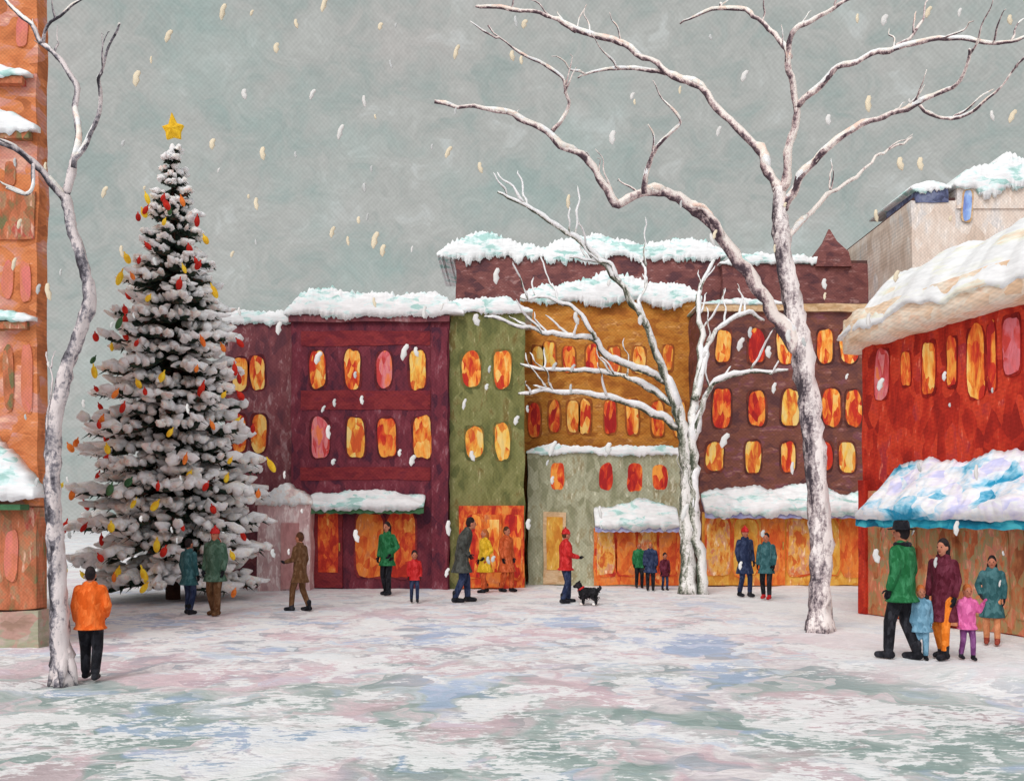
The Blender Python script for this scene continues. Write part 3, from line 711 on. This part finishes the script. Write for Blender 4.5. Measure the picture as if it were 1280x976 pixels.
# ------------------------------------------------------------------ christmas tree
def fir():
    d = 21.3; k = d / F
    root = thing('christmas_tree', (X(216, d), d, 0), 'tall snow-laden Christmas tree with coloured lights and yellow star', 'christmas tree')
    green = paint('fir_needles', [(20, 26, 26), (32, 50, 42), (52, 70, 54), (104, 56, 48)], 5, bump=.4, gain=1.0)
    trunkm = paint('fir_trunk', [(50, 34, 28), (80, 56, 44)], 4)
    ztop = Z(182, d)
    g = G(); g.tube(crom([(0, 0, -.05), (.02, 0, 3), (0, 0, 7), (0, 0, ztop)], 5), [.17 - .15 * i / 15 for i in range(16)], 10, .2); g.mk('trunk', trunkm, root, True)
    prof = [(745, 104), (700, 108), (640, 108), (590, 102), (540, 96), (500, 87), (450, 80), (400, 70), (360, 56), (330, 42), (300, 34), (260, 26), (230, 19), (205, 12), (186, 5)]
    def rad(z):
        py = HZ - (z - H) / k
        for (a, ra), (b_, rb_) in zip(prof, prof[1:]):
            if b_ <= py <= a: return (ra + (rb_ - ra) * (a - py) / (a - b_)) * k
        return prof[0][1] * k if py > 745 else .08
    gc = G(); gs = G(); slots = []
    z = .16; tier = 0
    while z < ztop - .1:
        big = (tier % 2 == 0)
        r = rad(z); n = int(4 + r * 4.6); a0 = R() * 6.28
        for j in range(n):
            th = a0 + 2 * math.pi * j / n + U(-.2, .2); Lh = r * (U(.88, 1.12) if big else U(.66, .88))
            if z < .5: Lh *= .92
            dr = Vector((math.cos(th), math.sin(th), 0)); sd = Vector((-math.sin(th), math.cos(th), 0))
            z0 = z + U(-.05 if z < .5 else -.14, .14); m = 8; wd = min(.24, .06 + .12 * r) * U(.8, 1.2)
            dip = U(.25, .5); up = U(.2, .55) * min(.55, .12 + r * .25)
            def C(t_): return dr * (Lh * (t_ ** .9)) + Vector((0, 0, z0 + Lh * .40 * (1 - t_) - dip * Lh * .30 * math.sin(math.pi * t_ * .85) + up * t_ ** 3 * 1.3))
            rings = []
            for i in range(m + 1):
                t_ = .08 + .88 * i / m; c = C(t_); ww = wd * (math.sin(math.pi * min(1, t_) ** .8) * .85 + .12) * (1 + .3 * noise.noise(c * 7)); hh = .045 + .03 * R()
                rings.append([c + sd * ww * math.cos(q) + Vector((0, 0, hh * math.sin(q))) for q in [math.pi * 2 * s_ / 6 for s_ in range(6)]])
                for s_ in (-1, 1):
                    for _ in range(2):
                        b_ = c + sd * s_ * ww * U(.2, .9); ln = U(.10, .26) * min(1, .3 + r * .4)
                        e = b_ + sd * s_ * ln * .7 + dr * ln * U(.2, .9) + Vector((0, 0, -ln * U(-.1, .8)))
                        q = len(gc.v); gc.v += [tuple(b_ - dr * .04), tuple(b_ + dr * .04), tuple(e)]; gc.f.append((q, q + 1, q + 2))
            gc.rings(rings)
            # loaded dabs of snow fanned out along the bough, draping over its sides
            nd = int(5 + r * 2.8)
            for a_ in range(nd):
                t0 = .22 + .78 * (a_ + U(0, .8)) / nd; sgn = 1 if a_ % 2 else -1
                phi = sgn * U(.1, 1.2) * (1.15 - t0 * .4)
                ln = U(.22, .46) * min(1, .34 + r * .36); rr_ = U(.068, .115) * min(1, .5 + r * .28)
                dv = (dr * math.cos(phi) + sd * math.sin(phi) + Vector((0, 0, U(-.45, .10)))).normalized()
                p0 = C(t0) + Vector((0, 0, .055)) + sd * sgn * wd * .25
                bend = Vector((0, 0, U(.0, .12) * min(1, r)))
                pts = [p0, p0 + dv * ln * .3, p0 + dv * ln * .65 + bend * .4, p0 + dv * ln + bend]
                gs.tube(pts, [rr_ * .5, rr_, rr_ * U(.75, 1.05), rr_ * .25], 8, .7)
            if R() < .85:
                c0 = C(U(.6, .78)); c1 = C(1.0) + dr * .07
                gs.tube([c0 + Vector((0, 0, .05)), (c0 + c1) / 2 + Vector((0, 0, .08)), c1 + Vector((0, 0, .04))], [.06, .125 * min(1, .45 + r * .3), .05], 8, .7)
            slots.append((C(U(.98, 1.06)) + Vector((0, 0, U(-.20, .04))) + sd * U(-.2, .2) + dr * .16, th))
        z += .24 + .12 * (r / 2.2); tier += 1
    gs.ell((0, -.02, ztop - .12), (.07, .07, .16)); gs.ell((.05, -.03, ztop - .42), (.09, .08, .12))
    gc.mk('crown', green, root); gs.mk('snow', snow_fir, root, True)
    oms = [paint('bauble_red', [(160, 30, 26), (204, 50, 34)], 3, emit=.08), paint('bauble_yellow', [(220, 170, 40), (240, 200, 60)], 3, emit=.12),
           paint('bauble_orange', [(206, 100, 40), (230, 134, 60)], 3, emit=.1), paint('bauble_green', [(50, 90, 60), (80, 120, 80)], 3)]
    ms_ = []
    for om in oms:
        g = G(); g.ell((0, 0, 0), (.062, .062, .085), 10, 7); g.cap((0, 0, .08), (0, 0, .11), .018, .015, 6, 2)
        o = g.mk('ornament', om, None, True); ms_.append(o.data); bpy.data.objects.remove(o)
    front = [s_ for s_ in slots if math.sin(s_[1]) < -.05 and s_[0].z < ztop - 1.1]; random.shuffle(front)
    for p, th in front[:99]:
        o = bpy.data.objects.new('ornament', random.choices(ms_, [6, 6, 3, 1])[0]); s_ = U(.7, 1.2)
        o.location = p; o.scale = (s_, s_, s_ * U(1, 1.7)); o.rotation_euler = (0, U(-.7, .7), 0); link(o, root)
    ym = paint('star_yellow', [(206, 160, 30), (230, 190, 50)], 3, emit=.08)
    pts = []
    for i in range(10):
        a = math.pi / 2 + i * math.pi / 5 + .06; rr = (.27 if i % 2 == 0 else .16) * (1.3 if i == 0 else 1) * U(.9, 1.1)
        pts.append((rr * math.cos(a), rr * math.sin(a)))
    zc = Z(162, d); v = [(x, -.02, zc + y) for x, y in pts] + [(x, .06, zc + y) for x, y in pts] + [(0, -.10, zc), (0, .14, zc)]
    f = []
    for i in range(10):
        j = (i + 1) % 10; f += [(i, j, 20), (10 + i, 10 + j, 21), (i, j, 10 + j, 10 + i)]
    mk('star', v, f, ym, root)
snow_fir = snowmat('snow_on_fir', [(222, 186, 180), (244, 212, 198), (250, 230, 216), (250, 244, 240), (230, 234, 240)], 3.4, gain=1.5, bump=.25)
fir()

# ------------------------------------------------------------------ people
def cm(name, c, k=14): 
    a = [max(0, v - k) for v in c]; b_ = [min(255, v + k * 1.4) for v in c]
    return paint('cloth_' + name, [a, c, b_], 9, (1, 1, .6), fine=26, bump=.6, vor=.3)
skin = paint('skin', [(176, 108, 84), (194, 130, 104)], 5, bump=.1, gain=1.0)
dark = cm('black', (28, 28, 34)); CL = dict(orange=cm('orange', (218, 98, 34)), teal=cm('teal', (52, 92, 96)), green=cm('green', (36, 104, 62)),
    moss=cm('moss', (66, 92, 76)), brown=cm('brown', (98, 68, 44)), red=cm('red', (182, 38, 38)), navy=cm('navy', (40, 50, 78)), grey=cm('grey', (66, 68, 64)),
    yellow=cm('yellow', (210, 168, 40)), rust=cm('rust', (184, 84, 44)), maroon=cm('maroon', (88, 28, 44)), blue=cm('light_blue', (100, 140, 162)),
    pink=cm('pink', (202, 96, 150)), purple=cm('purple', (116, 66, 116)), orange2=cm('amber', (216, 116, 34)), mauve=cm('mauve', (150, 100, 112)), black=dark,
    tan=cm('tan', (200, 130, 90)), deepred=cm('brick', (140, 60, 46)))
hairm = dict(black=paint('hair_black', [(22, 18, 20), (44, 34, 34)], 9), brown=paint('hair_brown', [(60, 36, 24), (90, 56, 34)], 9), orange=paint('hair_ginger', [(150, 76, 36), (186, 106, 54)], 9))
ARMS = dict(down=((.225, -.02, 1.17), (.225, .06, .93)), fwd=((.235, .03, 1.18), (.17, .27, 1.12)), out=((.29, .0, 1.2), (.40, .05, 1.0)), pocket=((.27, -.06, 1.18), (.2, .12, 1.0)),
            up=((.27, .06, 1.22), (.30, .22, 1.42)), back=((.25, -.12, 1.19), (.24, -.16, .95)))
def person(label, px, fy, hy, yaw, coat, legs, hat=None, hatm=None, hair='brown', longc=.0, stride=.12, arms=('down', 'down'), child=False, stoop=0.0, boots='black', bulk=1.0, scarf=None, flare=.12, group=None):
    d = gd(fy); h = (fy - hy) * d / F
    root = thing('person', (X(px, d), d, -.01), label, 'person', math.radians(yaw), group)
    hsz = 1.35 if child else 1.0
    tot = 1.78 + (.26 * (hsz - 1)) + (.05 if hat else 0); s = h / tot; vox = max(.011, .014 * s)
    S = lambda g: (setattr(g, 'v', [(a * s, b_ * s, c * s) for a, b_, c in g.v]), g)[1]
    sy = lambda z: stoop * max(0, (z - .95)) ** 1.3
    wk = .9 if child else 1.0; bk = bulk * (1.12 if child else 1.0)
    hipz = .93; LG = []
    for sgn, st_ in ((-1, stride), (1, -stride)):
        hip = Vector((.09 * sgn, 0, hipz)); an = Vector((.10 * sgn, st_, .09))
        kn = Vector((.10 * sgn, st_ * .5 + .05 + (.03 if st_ < 0 else 0), .5)); LG.append((sgn, hip, kn, an))
    AR = []; sw_ = min(1.0, bk + .02)
    for sgn, a in ((-1, arms[0]), (1, arms[1])):
        e, hd = ARMS[a]; sh = Vector((.165 * sgn * sw_, sy(1.43), 1.42))
        e = Vector((e[0] * sgn * sw_, e[1] + sy(e[2]), e[2])); hd = Vector((hd[0] * sgn * sw_, hd[1] + sy(hd[2]), hd[2])); AR.append((sgn, sh, e, hd))
    def torso(g, k, zlo=.84, fl=0):
        st_ = [(.86, .158, .115), (1.0, .16, .115), (1.12, .148, .11), (1.28, .165, .12), (1.40, .168, .112), (1.47, .11, .085), (1.52, .06, .06)]
        L_ = []
        if zlo < .84:
            L_ += [(zlo, 0, 0, (.17 + fl) * k, (.14 + fl) * k), ((zlo + .86) / 2, 0, 0, (.168 + fl * .5) * k, (.13 + fl * .4) * k)]
        L_ += [(z_, 0, sy(z_), rx * k, ry * k) for z_, rx, ry in st_]
        g.loft(L_)
    hy_ = sy(1.62) + .015 + stoop * .15; hc = Vector((0, hy_, 1.535 + .125 * hsz - stoop * .1)); hr = (.076 * hsz, .095 * hsz, .122 * hsz)
    g = G(); torso(g, .92 * min(1, bk))
    g.cap((0, sy(1.45), 1.44), hc + Vector((0, -.01, -.06)), .06, .055); g.ell(hc, hr)
    g.cap(hc + Vector((0, .045 * hsz, -.075 * hsz)), hc + Vector((0, .062 * hsz, -.085 * hsz)), .038 * hsz, .028 * hsz)
    g.cap(hc + Vector((0, .088 * hsz, .01)), hc + Vector((0, .112 * hsz, -.025 * hsz)), .010 * hsz, .016 * hsz, 8, 3)
    for sg in (-1, 1): g.ell(hc + Vector((sg * .08 * hsz, 0, -.01)), (.014, .022 * hsz, .032 * hsz), 8, 6)
    lk = wk * min(1, bk)
    for sgn, hip, kn, an in LG:
        g.cap(hip, kn, .078 * lk, .052 * lk); g.cap(kn, an, .052 * lk, .036 * lk); g.cap(an + Vector((0, -.03, -.04)), an + Vector((0, .15, -.05)), .04, .035)
    for sgn, sh, e, hd in AR:
        g.cap(sh, e, .050 * min(1, bk), .040 * min(1, bk)); g.cap(e, hd, .040 * min(1, bk), .028)
    S(g).remesh('body', skin, root, vox)
    for sg in (-1, 1):
        g = G(); g.ell(hc + Vector((sg * .032 * hsz, .086 * hsz, .008)), (.010 * hsz, .009 * hsz, .007 * hsz), 8, 6); S(g).mk('eye', dark, root, True)
    g = G(); g.cap(hc + Vector((-.018 * hsz, .087 * hsz, -.062 * hsz)), hc + Vector((.018 * hsz, .087 * hsz, -.062 * hsz)), .006, .006, 8, 2); S(g).mk('mouth', CL['deepred'], root, True)
    g = G(); g.loft([(.84, 0, 0, .165 * bk, .125 * bk), (.95, 0, 0, .172 * bk, .13 * bk), (1.06, 0, 0, .15 * bk, .12 * bk)])
    for sgn, hip, kn, an in LG:
        g.cap(hip, kn, .098 * wk * bk, .072 * wk * bk); g.cap(kn, an + Vector((0, 0, .05)), .072 * wk * bk, .06 * wk * bk)
    S(g).remesh('trousers', CL[legs], root, vox)
    for sgn, hip, kn, an in LG:
        g = G(); g.cap(an + Vector((0, -.005, .12)), an + Vector((0, 0, -.01)), .062, .055); g.cap(an + Vector((0, -.035, -.03)), an + Vector((0, .155, -.042)), .056, .046)
        S(g).remesh('boot', CL[boots], root, vox)
    zlo = .80 - longc; g = G(); torso(g, 1.17 * bk, zlo, .02 + longc * flare)
    for sgn, sh, e, hd in AR:
        g.cap(sh, e, .078 * bk, .062 * bk); g.cap(e, hd + (e - hd) * .12, .062 * bk, .05 * bk)
    g.cap((-.05, sy(1.5), 1.51), (.05, sy(1.5), 1.51), .065, .065)
    g.loft([(zlo, 0, 0, (.2 + longc * flare) * bk, (.165 + longc * flare) * bk), (zlo + .04, 0, 0, (.2 + longc * flare) * bk, (.165 + longc * flare) * bk)])
    S(g).remesh('coat', CL[coat], root, vox)
    for sgn, sh, e, hd in AR:
        dv = (hd - e).normalized(); fw = Vector((0, 1, 0)); pn = dv.cross(fw).normalized(); sw = pn.cross(dv).normalized()
        g = G()
        for q in (-.5, .5): g.cap(hd + sw * .022 * q, hd + dv * .07 + sw * .04 * q, .024, .02, 8, 3)
        for i, (ofs, ln) in enumerate(((.033, .065), (.011, .075), (-.011, .07), (-.032, .055))):
            a = hd + dv * .08 + sw * ofs; m_ = a + dv * ln * .55 + pn * (-.008 * sgn); c_ = m_ + dv * ln * .4 + pn * (-.022 * sgn)
            g.cap(a, m_, .0105, .0095, 8, 2); g.cap(m_, c_, .0095, .008, 8, 2)
        a = hd + dv * .03 + sw * .035; m_ = a + sw * .03 + dv * .025; g.cap(a, m_, .013, .011, 8, 2); g.cap(m_, m_ + dv * .03 + sw * .006, .011, .009, 8, 2)
        S(g).mk('glove', CL['black'] if coat not in ('pink', 'blue') else CL[coat], root, True)
    g = G(); g.ell(hc + Vector((0, -.016, .02)), (hr[0] * 1.1, hr[1] * 1.04, hr[2] * 1.04))
    if hair.endswith('long'):
        g.cap(hc + Vector((0, -.06, 0)), hc + Vector((0, -.075, -.2)), .08 * hsz, .06 * hsz)
        g.cap(hc + Vector((.06, -.02, 0)), hc + Vector((.07, -.02, -.14)), .035, .03); g.cap(hc + Vector((-.06, -.02, 0)), hc + Vector((-.07, -.02, -.14)), .035, .03)
    S(g); g.remesh('hair', hairm[hair.split('_')[0]], root, vox)
    if hat == 'beanie':
        g = G(); tz = hc.z + .02
        g.loft([(tz, 0, hy_ - .006, hr[0] * 1.24, hr[1] * 1.17), (tz + .035, 0, hy_ - .006, hr[0] * 1.26, hr[1] * 1.19), (tz + .037, 0, hy_ - .008, hr[0] * 1.18, hr[1] * 1.1), (tz + .085 * hsz, 0, hy_ - .012, hr[0] * 1.02, hr[1] * .98), (tz + .125 * hsz, 0, hy_ - .015, hr[0] * .6, hr[1] * .6), (tz + .14 * hsz, 0, hy_ - .015, .015, .015)])
        g.ell((0, hy_ - .015, tz + .15 * hsz), (.025, .025, .025), 8, 6)
        S(g).mk('hat', CL[hatm], root, True)
    elif hat == 'brim':
        g = G(); tz = hc.z + .045
        g.loft([(tz, 0, hy_, .16, .17), (tz + .012, 0, hy_, .165, .175), (tz + .02, 0, hy_, .10, .115), (tz + .1, 0, hy_, .088, .10), (tz + .125, 0, hy_, .07, .08), (tz + .115, 0, hy_, .02, .03)])
        S(g).mk('hat', CL[hatm], root, True)
    if scarf:
        g = G(); n = 16; rings = []
        for i in range(n + 1):
            a = 2 * math.pi * i / n; c = Vector((.085 * math.cos(a), sy(1.5) + .085 * math.sin(a), 1.51))
            rings.append([c + Vector((math.cos(a) * .032 * math.cos(q), math.sin(a) * .032 * math.cos(q), .036 * math.sin(q))) for q in [2 * math.pi * j / 8 for j in range(8)]])
        g.rings(rings, False); S(g).mk('scarf', CL[scarf], root, True)
    return root

person('person in orange jacket and black trousers walking away', 113, 848, 708, 8, 'orange', 'black', hair='black', stride=.1, arms=('down', 'pocket'), bulk=1.2)
person('person in dark teal coat standing by the Christmas tree', 236, 767, 673, -30, 'teal', 'navy', hair='black', longc=.1, stride=.05, arms=('down', 'down'), bulk=1.05)
person('person in moss green coat with red knitted hat', 269, 768, 657, 165, 'moss', 'brown', 'beanie', 'red', longc=.1, stride=.08, bulk=1.1, boots='brown')
person('person in brown overcoat walking past the pink shop', 375, 763, 665, 70, 'brown', 'brown', hair='brown', longc=.15, stride=.16, arms=('fwd', 'down'), bulk=1.0)
person('person in green coat standing outside shop window', 484, 743, 652, 150, 'green', 'black', hair='black_long', longc=.08, stride=.07, arms=('pocket', 'down'))
person('small child in red top and navy trousers', 518, 752, 687, 190, 'red', 'navy', hair='black', stride=.08, child=True)
person('stooping person in grey-green coat and navy trousers', 577, 752, 645, -80, 'grey', 'navy', hair='black', longc=.18, stride=.14, arms=('down', 'pocket'), stoop=.25, bulk=1.1)
person('person in yellow coat outside orange shopfront', 606, 740, 661, 120, 'yellow', 'rust', hair='orange_long', longc=.22, stride=.1, arms=('pocket', 'down'), bulk=1.05)
person('person in faded orange coat outside orange shopfront', 633, 739, 658, 230, 'rust', 'rust', hair='brown', longc=.25, stride=.1, bulk=1.1)
person('person in red jacket and red hat beside a dog', 707, 753, 659, -75, 'red', 'navy', 'beanie', 'red', stride=.1, arms=('down', 'fwd'), bulk=1.15)
person('person in green jacket in front of the small shop', 799, 734, 678, 180, 'green', 'black', hair='orange', stride=.06, bulk=1.1)
person('person in navy coat in front of the small shop', 813, 737, 677, 170, 'navy', 'black', hair='orange', longc=.15, stride=.06, bulk=1.1)
person('child in maroon coat in front of the small shop', 831, 737, 690, 190, 'maroon', 'navy', hair='black', child=True, stride=.06, longc=.1)
person('person in dark navy coat with red hat', 931, 745, 657, 200, 'navy', 'navy', 'beanie', 'red', longc=.2, stride=.08, arms=('down', 'down'), bulk=.98)
person('person in teal coat and red boots', 958, 748, 666, 150, 'teal', 'black', hair='black', longc=.1, stride=.08, boots='red', bulk=1.0)
person('tall person in green jacket and black brimmed hat', 1128, 823, 649, 40, 'green', 'black', 'brim', 'black', hair='black', longc=.04, stride=.14, arms=('down', 'down'), bulk=1.12, scarf='black')
person('small child in light blue snowsuit', 1151, 823, 730, 170, 'blue', 'blue', hair='orange', child=True, stride=.07, arms=('down', 'down'), bulk=1.15, longc=.1)
person('person in long maroon coat and amber trousers with black hair', 1179, 822, 673, 125, 'maroon', 'orange2', hair='black_long', longc=.24, stride=.12, arms=('down', 'down'), bulk=.95, flare=.05)
person('small child in pink snowsuit and purple trousers', 1209, 823, 729, 175, 'pink', 'purple', hair='orange', child=True, stride=.12, arms=('up', 'down'), longc=.05)
person('child in long teal coat with dark hair', 1240, 804, 694, 150, 'teal', 'tan', hair='black_long', longc=.26, stride=.06, boots='deepred', arms=('down', 'pocket'), bulk=.98, flare=.1)

# dog
def dog():
    d = gd(755); root = thing('dog', (X(736, d), d, -.01), 'small shaggy black dog with red collar and white paws', 'dog', math.radians(78))
    root.scale = (.92, .86, .92)
    g = G()
    g.cap((0, .12, .27), (0, -.13, .27), .125, .11); g.cap((0, .14, .26), (0, .10, .22), .115, .10)
    g.cap((0, .16, .31), (0, .22, .40), .085, .07); g.ell((0, .25, .44), (.078, .085, .075)); g.cap((0, .30, .42), (0, .35, .405), .048, .036)
    for sg in (-1, 1):
        g.cap((sg * .058, .24, .49), (sg * .085, .225, .535), .03, .012, 8, 3)
        g.cap((sg * .07, .14, .24), (sg * .072, .13, .13), .055, .038); g.cap((sg * .072, .13, .13), (sg * .072, .14, .03), .036, .03); g.cap((sg * .072, .14, .025), (sg * .072, .175, .022), .03, .024)
        g.cap((sg * .07, -.13, .25), (sg * .075, -.08, .18), .075, .05); g.cap((sg * .075, -.08, .18), (sg * .075, -.18, .10), .046, .032); g.cap((sg * .075, -.18, .10), (sg * .075, -.165, .03), .032, .028); g.cap((sg * .075, -.165, .025), (sg * .075, -.12, .022), .03, .024)
    g.cap((0, -.21, .31), (0, -.28, .38), .045, .035); g.cap((0, -.28, .38), (0, -.26, .43), .035, .018)
    rr = random.Random(4)
    for _ in range(150):
        y = rr.uniform(-.24, .24); a = rr.uniform(0, 6.28); b_ = Vector((.115 * math.cos(a), y, .27 + .115 * math.sin(a)))
        g.cap(b_ * 1.0, b_ + Vector((.02 * math.cos(a), -.03, .02 * math.sin(a) - .03)), .016, .007, 6, 2)
    g.remesh('body', paint('dog_fur', [(14, 14, 16), (26, 26, 30), (48, 46, 50)], 12, gain=1), root, .009)
    g = G()
    for x_, y_ in ((-.072, .16), (.072, .16), (-.075, -.14), (.075, -.14)): g.cap((x_, y_ - .01, .024), (x_, y_ + .026, .022), .034, .028, 8, 3)
    g.remesh('paws', snow_pink, root, .008)
    g = G(); rings = []
    ax = Vector((0, .55, .84)).normalized(); u = Vector((1, 0, 0)); w_ = ax.cross(u)
    for i in range(17):
        a = 2 * math.pi * i / 16; c = Vector((0, .19, .355)) + (u * math.cos(a) + w_ * math.sin(a)) * .088
        o_ = (u * math.cos(a) + w_ * math.sin(a)); rings.append([c + o_ * .013 * math.cos(q) + ax * .026 * math.sin(q) for q in [math.pi * 2 * j / 6 for j in range(6)]])
    g.rings(rings, False); g.mk('collar', CL['red'], root, True)
dog()

# ------------------------------------------------------------------ falling snow
def flat(name, c):
    m = bpy.data.materials.new(name); m.use_nodes = True; t = NT(m.node_tree); b = t.n['Principled BSDF']
    g = t.new('ShaderNodeNewGeometry'); n = t.noise(g.outputs['Position'], 9, 2)
    t.link(t.ramp(n.outputs['Fac'], [(.35, [v * .85 for v in lin(c)]), (.6, lin(c))]), b.inputs['Base Color']); b.inputs['Roughness'].default_value = .9; return m
fl_w = flat('flake_white', (226, 222, 218)); fl_c = flat('flake_cream', (232, 216, 188)); fl_g = flat('flake_grey', (198, 198, 196))
flakes = [(278, 15), (370, 30), (405, 5), (475, 33), (570, 65), (170, 98), (305, 118), (390, 118), (455, 127), (210, 45), (320, 255), (328, 192), (425, 165), (415, 290),
 (478, 313), (60, 365), (600, 210), (710, 252), (765, 172), (790, 120), (1085, 130), (1125, 205), (1105, 25), (1095, 270), (1240, 145), (1265, 145), (1160, 15), (1030, 355), (1262, 25),
 (397, 447), (505, 440), (520, 440), (595, 400), (720, 398), (800, 400), (1085, 400), (580, 505), (645, 525), (410, 540), (590, 570), (690, 560), (760, 560), (855, 640), (750, 640),
 (660, 655), (560, 660), (690, 600), (445, 670), (990, 585), (1100, 480), (1095, 695), (1220, 590), (1180, 470), (985, 420), (905, 550), (1195, 660), (925, 430), (560, 190), (640, 70),
 (17, 330), (265, 180), (348, 410), (452, 500), (530, 390), (620, 345), (890, 300), (960, 440), (1120, 345), (1150, 205), (130, 240), (515, 575), (468, 300), (655, 30), (345, 60), (930, 95), (1035, 150)]
nmain = len(flakes)
rr = random.Random(12)
for _ in range(95): flakes.append((rr.uniform(10, 1270), rr.uniform(10, 730)))
fm = []
for mt in (fl_w, fl_c, fl_g):
    g = G(); g.ell((0, 0, 0), (.5, .35, 1), 10, 7)
    g.v = [(a * (1 + .7 * noise.noise(Vector((a, b_, c)) * 2)) + .15 * c * c, b_, c * (1 + .35 * noise.noise(Vector((a * 2, b_, c + 4))))) for a, b_, c in g.v]
    o = g.mk('snowflake', mt, None, True); fm.append(o.data); bpy.data.objects.remove(o)
for i_, (a, b_) in enumerate(flakes):
    dd = U(8, 14); inwall = b_ > 380; small = i_ >= nmain
    o = bpy.data.objects.new('snowflake', fm[2] if small and R() < .5 else (fm[0] if (inwall or R() < .3) else fm[1])); sz = (U(2.6, 5.0) if small else U(5.0, 7.8)) * dd / F
    o.location = (X(a, dd), dd, Z(b_, dd)); o.scale = (sz * U(.8, 1.2), sz * .9, sz * U(.9, 1.6)); o.rotation_euler = (0, U(-.3, .5), 0)
    o['label'] = 'fat snowflake falling through the air over the square'; o['category'] = 'snowflake'; o['group'] = 'snowflakes falling over the square'
    COL.objects.link(o)

# ------------------------------------------------------------------ camera
cd = bpy.data.cameras.new('camera'); cam = bpy.data.objects.new('camera', cd); COL.objects.link(cam)
cam.location = (0, 0, H); cam.rotation_euler = (math.radians(90), 0, 0)
cd.sensor_width = 36; cd.lens = 36 * F / 1280; cd.shift_y = (HZ - 488) / 1280; cd.clip_end = 1500; cd.clip_start = .1
sc.camera = cam
sc.view_settings.view_transform = 'Standard'; sc.view_settings.look = 'None'; sc.view_settings.exposure = 0; sc.view_settings.gamma = 1
